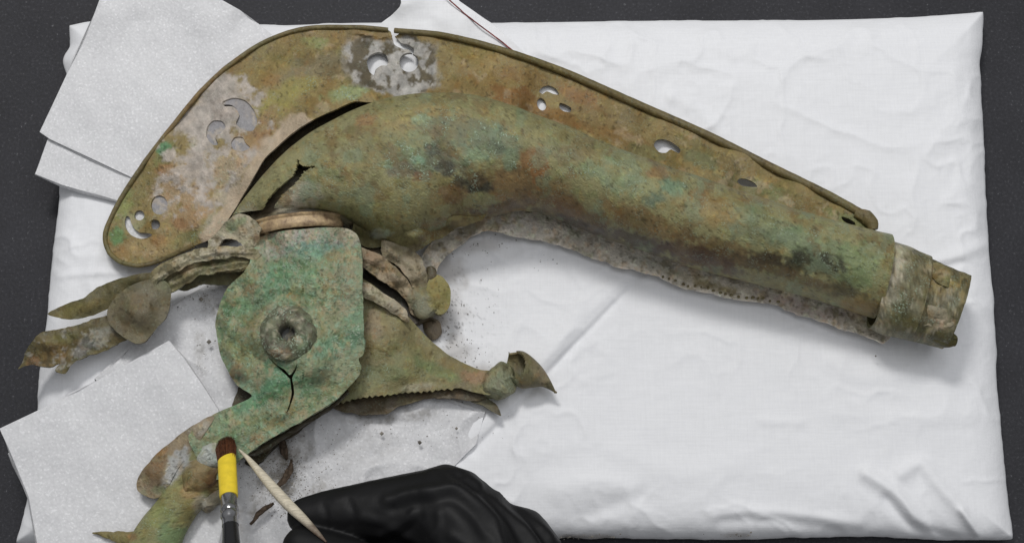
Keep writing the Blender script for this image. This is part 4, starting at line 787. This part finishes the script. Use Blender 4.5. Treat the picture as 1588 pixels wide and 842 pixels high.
# ------------------------------------------------------------------ gloved hand
def hand():
    caps = []      # (px, py, z, r) chains
    chains = [
     [(800,1010,120,92),(765,900,132,90),(725,830,150,74),(690,790,150,66)],                      # wrist to knuckles
     [(800,1010,120,92),(790,880,120,84),(745,860,130,80)],
     [(696,790,152,64),(640,788,150,52),(585,792,146,46)], [(585,792,146,46),(530,795,142,38),(476,800,140,29)],   # index
     [(720,840,120,62),(640,850,112,52),(570,868,104,44)], [(570,868,104,44),(545,880,70,38),(570,890,40,30)],     # middle, curled under
     [(740,890,104,58),(660,910,96,48),(600,930,84,40)], [(600,930,84,40),(590,935,50,34),(620,940,30,28)],        # ring
     [(760,940,92,52),(690,965,84,42),(640,980,70,34)], [(640,980,70,34),(640,980,46,28),(662,985,30,24)],         # little
     [(740,960,170,60),(640,925,190,48),(560,880,180,38)], [(560,880,180,38),(510,862,172,33),(468,848,166,29)],   # thumb
     [(800,1010,120,92),(850,1130,130,84),(930,1320,170,92)],                                                   # forearm
    ]
    import bmesh
    bm = bmesh.new()
    for ch in chains:
        A_ = catmull(ch, 9, closed=False)
        for px, py, z, r in A_:
            m = bmesh.ops.create_icosphere(bm, subdivisions=2, radius=r)
            c = P(px, py, z); bmesh.ops.translate(bm, verts=m['verts'], vec=c)
    me = bpy.data.meshes.new('glove_tmp'); bm.to_mesh(me); bm.free()
    o = bpy.data.objects.new('glove_tmp', me); col.objects.link(o)
    r = o.modifiers.new('r', 'REMESH'); r.mode = 'VOXEL'; r.voxel_size = 4.0
    s = o.modifiers.new('s', 'SMOOTH'); s.factor = 0.6; s.iterations = 7
    dg = bpy.context.evaluated_depsgraph_get(); dg.update()
    e = o.evaluated_get(dg); m2 = e.to_mesh()
    V = np.array([v.co[:] for v in m2.vertices]); F = [list(p.vertices) for p in m2.polygons]
    e.to_mesh_clear(); bpy.data.objects.remove(o); bpy.data.meshes.remove(me)
    n = vnormals_fast(V, F); qx, qy = Q(V); d = 1.8*fbm(V[:, 0], V[:, 1], 45, 3, V[:, 2])
    wx, wy = qx+4*fbm(qx, qy, 40, 3, 1.), qy+4*fbm(qx, qy, 40, 3, 2.); top = sstep(0.0, 0.35, n[:, 2])
    def fold(pl, h, w): return h*np.exp(-(segdist(wx, wy, catmull(pl, 8, False))/w)**2)
    for pl, h, w in [([(600,775),(660,762),(705,755),(740,775),(768,805),(778,850)], 7, 8), ([(610,788),(665,778),(700,774),(728,792),(752,825)], -6, 9), ([(708,735),(750,765),(790,805),(815,850)], -8, 8), ([(725,742),(775,775),(812,812),(838,855)], 9, 8),
                     ([(755,760),(800,792),(840,830),(856,860)], -7, 7), ([(775,765),(825,795),(862,840)], 7, 7), ([(560,800),(600,812),(640,840)], 4, 8), ([(590,830),(620,812),(640,792)], 5, 6), ([(612,836),(636,820),(652,800)], -4, 5),
                     ([(665,842),(680,815),(678,795)], 4, 6), ([(500,782),(508,800),(505,818)], -3, 4), ([(540,775),(548,795),(545,815)], -3, 5), ([(520,770),(590,755),(660,745)], 3, 10), ([(700,830),(730,850)], 5, 8)]:
        d = d+fold(pl, h, w)*(0.2+0.8*top)
    V = V+n*(d*0.62)[:, None]
    return obj('gloved_hand', V, F, GLOVE, None, sharp=0)
tag(hand(), 'hand in a wrinkled black rubber glove holding the wooden pick at the bottom edge', 'gloved hand')

# ------------------------------------------------------------------ soil
def crumbs():
    V = []; F = []
    base = [(0, 0, 1), (0, 0, -0.6), (1, 0, 0), (-1, 0, 0), (0, 1, 0), (0, -1, 0)]; fs = [(0,2,4),(0,4,3),(0,3,5),(0,5,2),(1,4,2),(1,3,4),(1,5,3),(1,2,5)]
    spots = [(690,500,30,50,300,1.4,1), (715,550,40,18,160,1.3,1), (430,745,34,40,1300,1.3,15), (410,700,30,18,700,1.4,15), (480,710,50,40,300,1.3,15), (450,735,14,40,500,1.5,15), (330,465,40,20,170,1.6,16), (320,545,16,40,90,1.5,16), (620,660,90,30,170,1.4,16), (470,790,40,26,120,1.8,16),
             (740,380,40,12,140,1.5,1), (900,400,120,14,140,1.3,1), (750,470,50,60,60,1.0,1), (900,832,50,3,50,2,-10), (1150,830,24,4,24,2,-10), (720,640,50,40,50,1.3,1)]
    for cx, cy, sx, sy, n, r, z in spots:
        for _ in range(n):
            px, py = random.gauss(cx, sx*0.7), random.gauss(cy, sy*0.7); rr = r*random.choice((.2, .22, .25, .3, .3, .35, .4, .5, .8))
            c = P(px, py, z+rr*0.5); b = len(V); a = random.uniform(0, 6.28)
            for x, y, zz in base:
                j = random.uniform(0.6, 1.2)
                V.append((c[0]+rr*j*(x*math.cos(a)-y*math.sin(a)*1.3), c[1]+rr*j*(x*math.sin(a)+y*math.cos(a)), c[2]+rr*0.7*zz))
            F += [[b+q for q in f] for f in fs]
    for px, py, r in [(592,672,3.5),(651,686,3.5),(708,664,2.6),(312,464,4),(324,530,4),(1358,552,1.6)]:
        c = P(px, py, 18); b = len(V)
        for x, y, zz in base: V.append((c[0]+r*x, c[1]+r*y, c[2]+r*.8*zz))
        F += [[b+q for q in f] for f in fs]
    return obj('soil_crumbs', V, F, SOIL, smooth=False)
tag(crumbs(), kind='stuff', label='dark grains of dry soil scattered over the foam and cushion round the jaw')
for pts, lab in [([(426,672,22,3),(436,684,22,6),(440,700,20,6),(446,712,20,2)], 'short dark soil flake lying beside the green leg on the foam'),
                 ([(452,712,19,2),(450,728,20,4.5),(440,745,20,5),(424,760,19,2)], 'curved brown soil flake lying between green leg and black glove'),
                 ([(425,780,19,2),(414,786,20,4),(400,798,20,4),(388,812,19,2)], 'thin brown soil flake beside the chrome ferrule, nearest the bottom edge')]:
    o = sweep('soil_flake', pts, ROOT, None, m=8, step=3, dent=2.5, flat=0.6); tag(o, lab, 'soil flake', 'loose soil flakes on the foam')
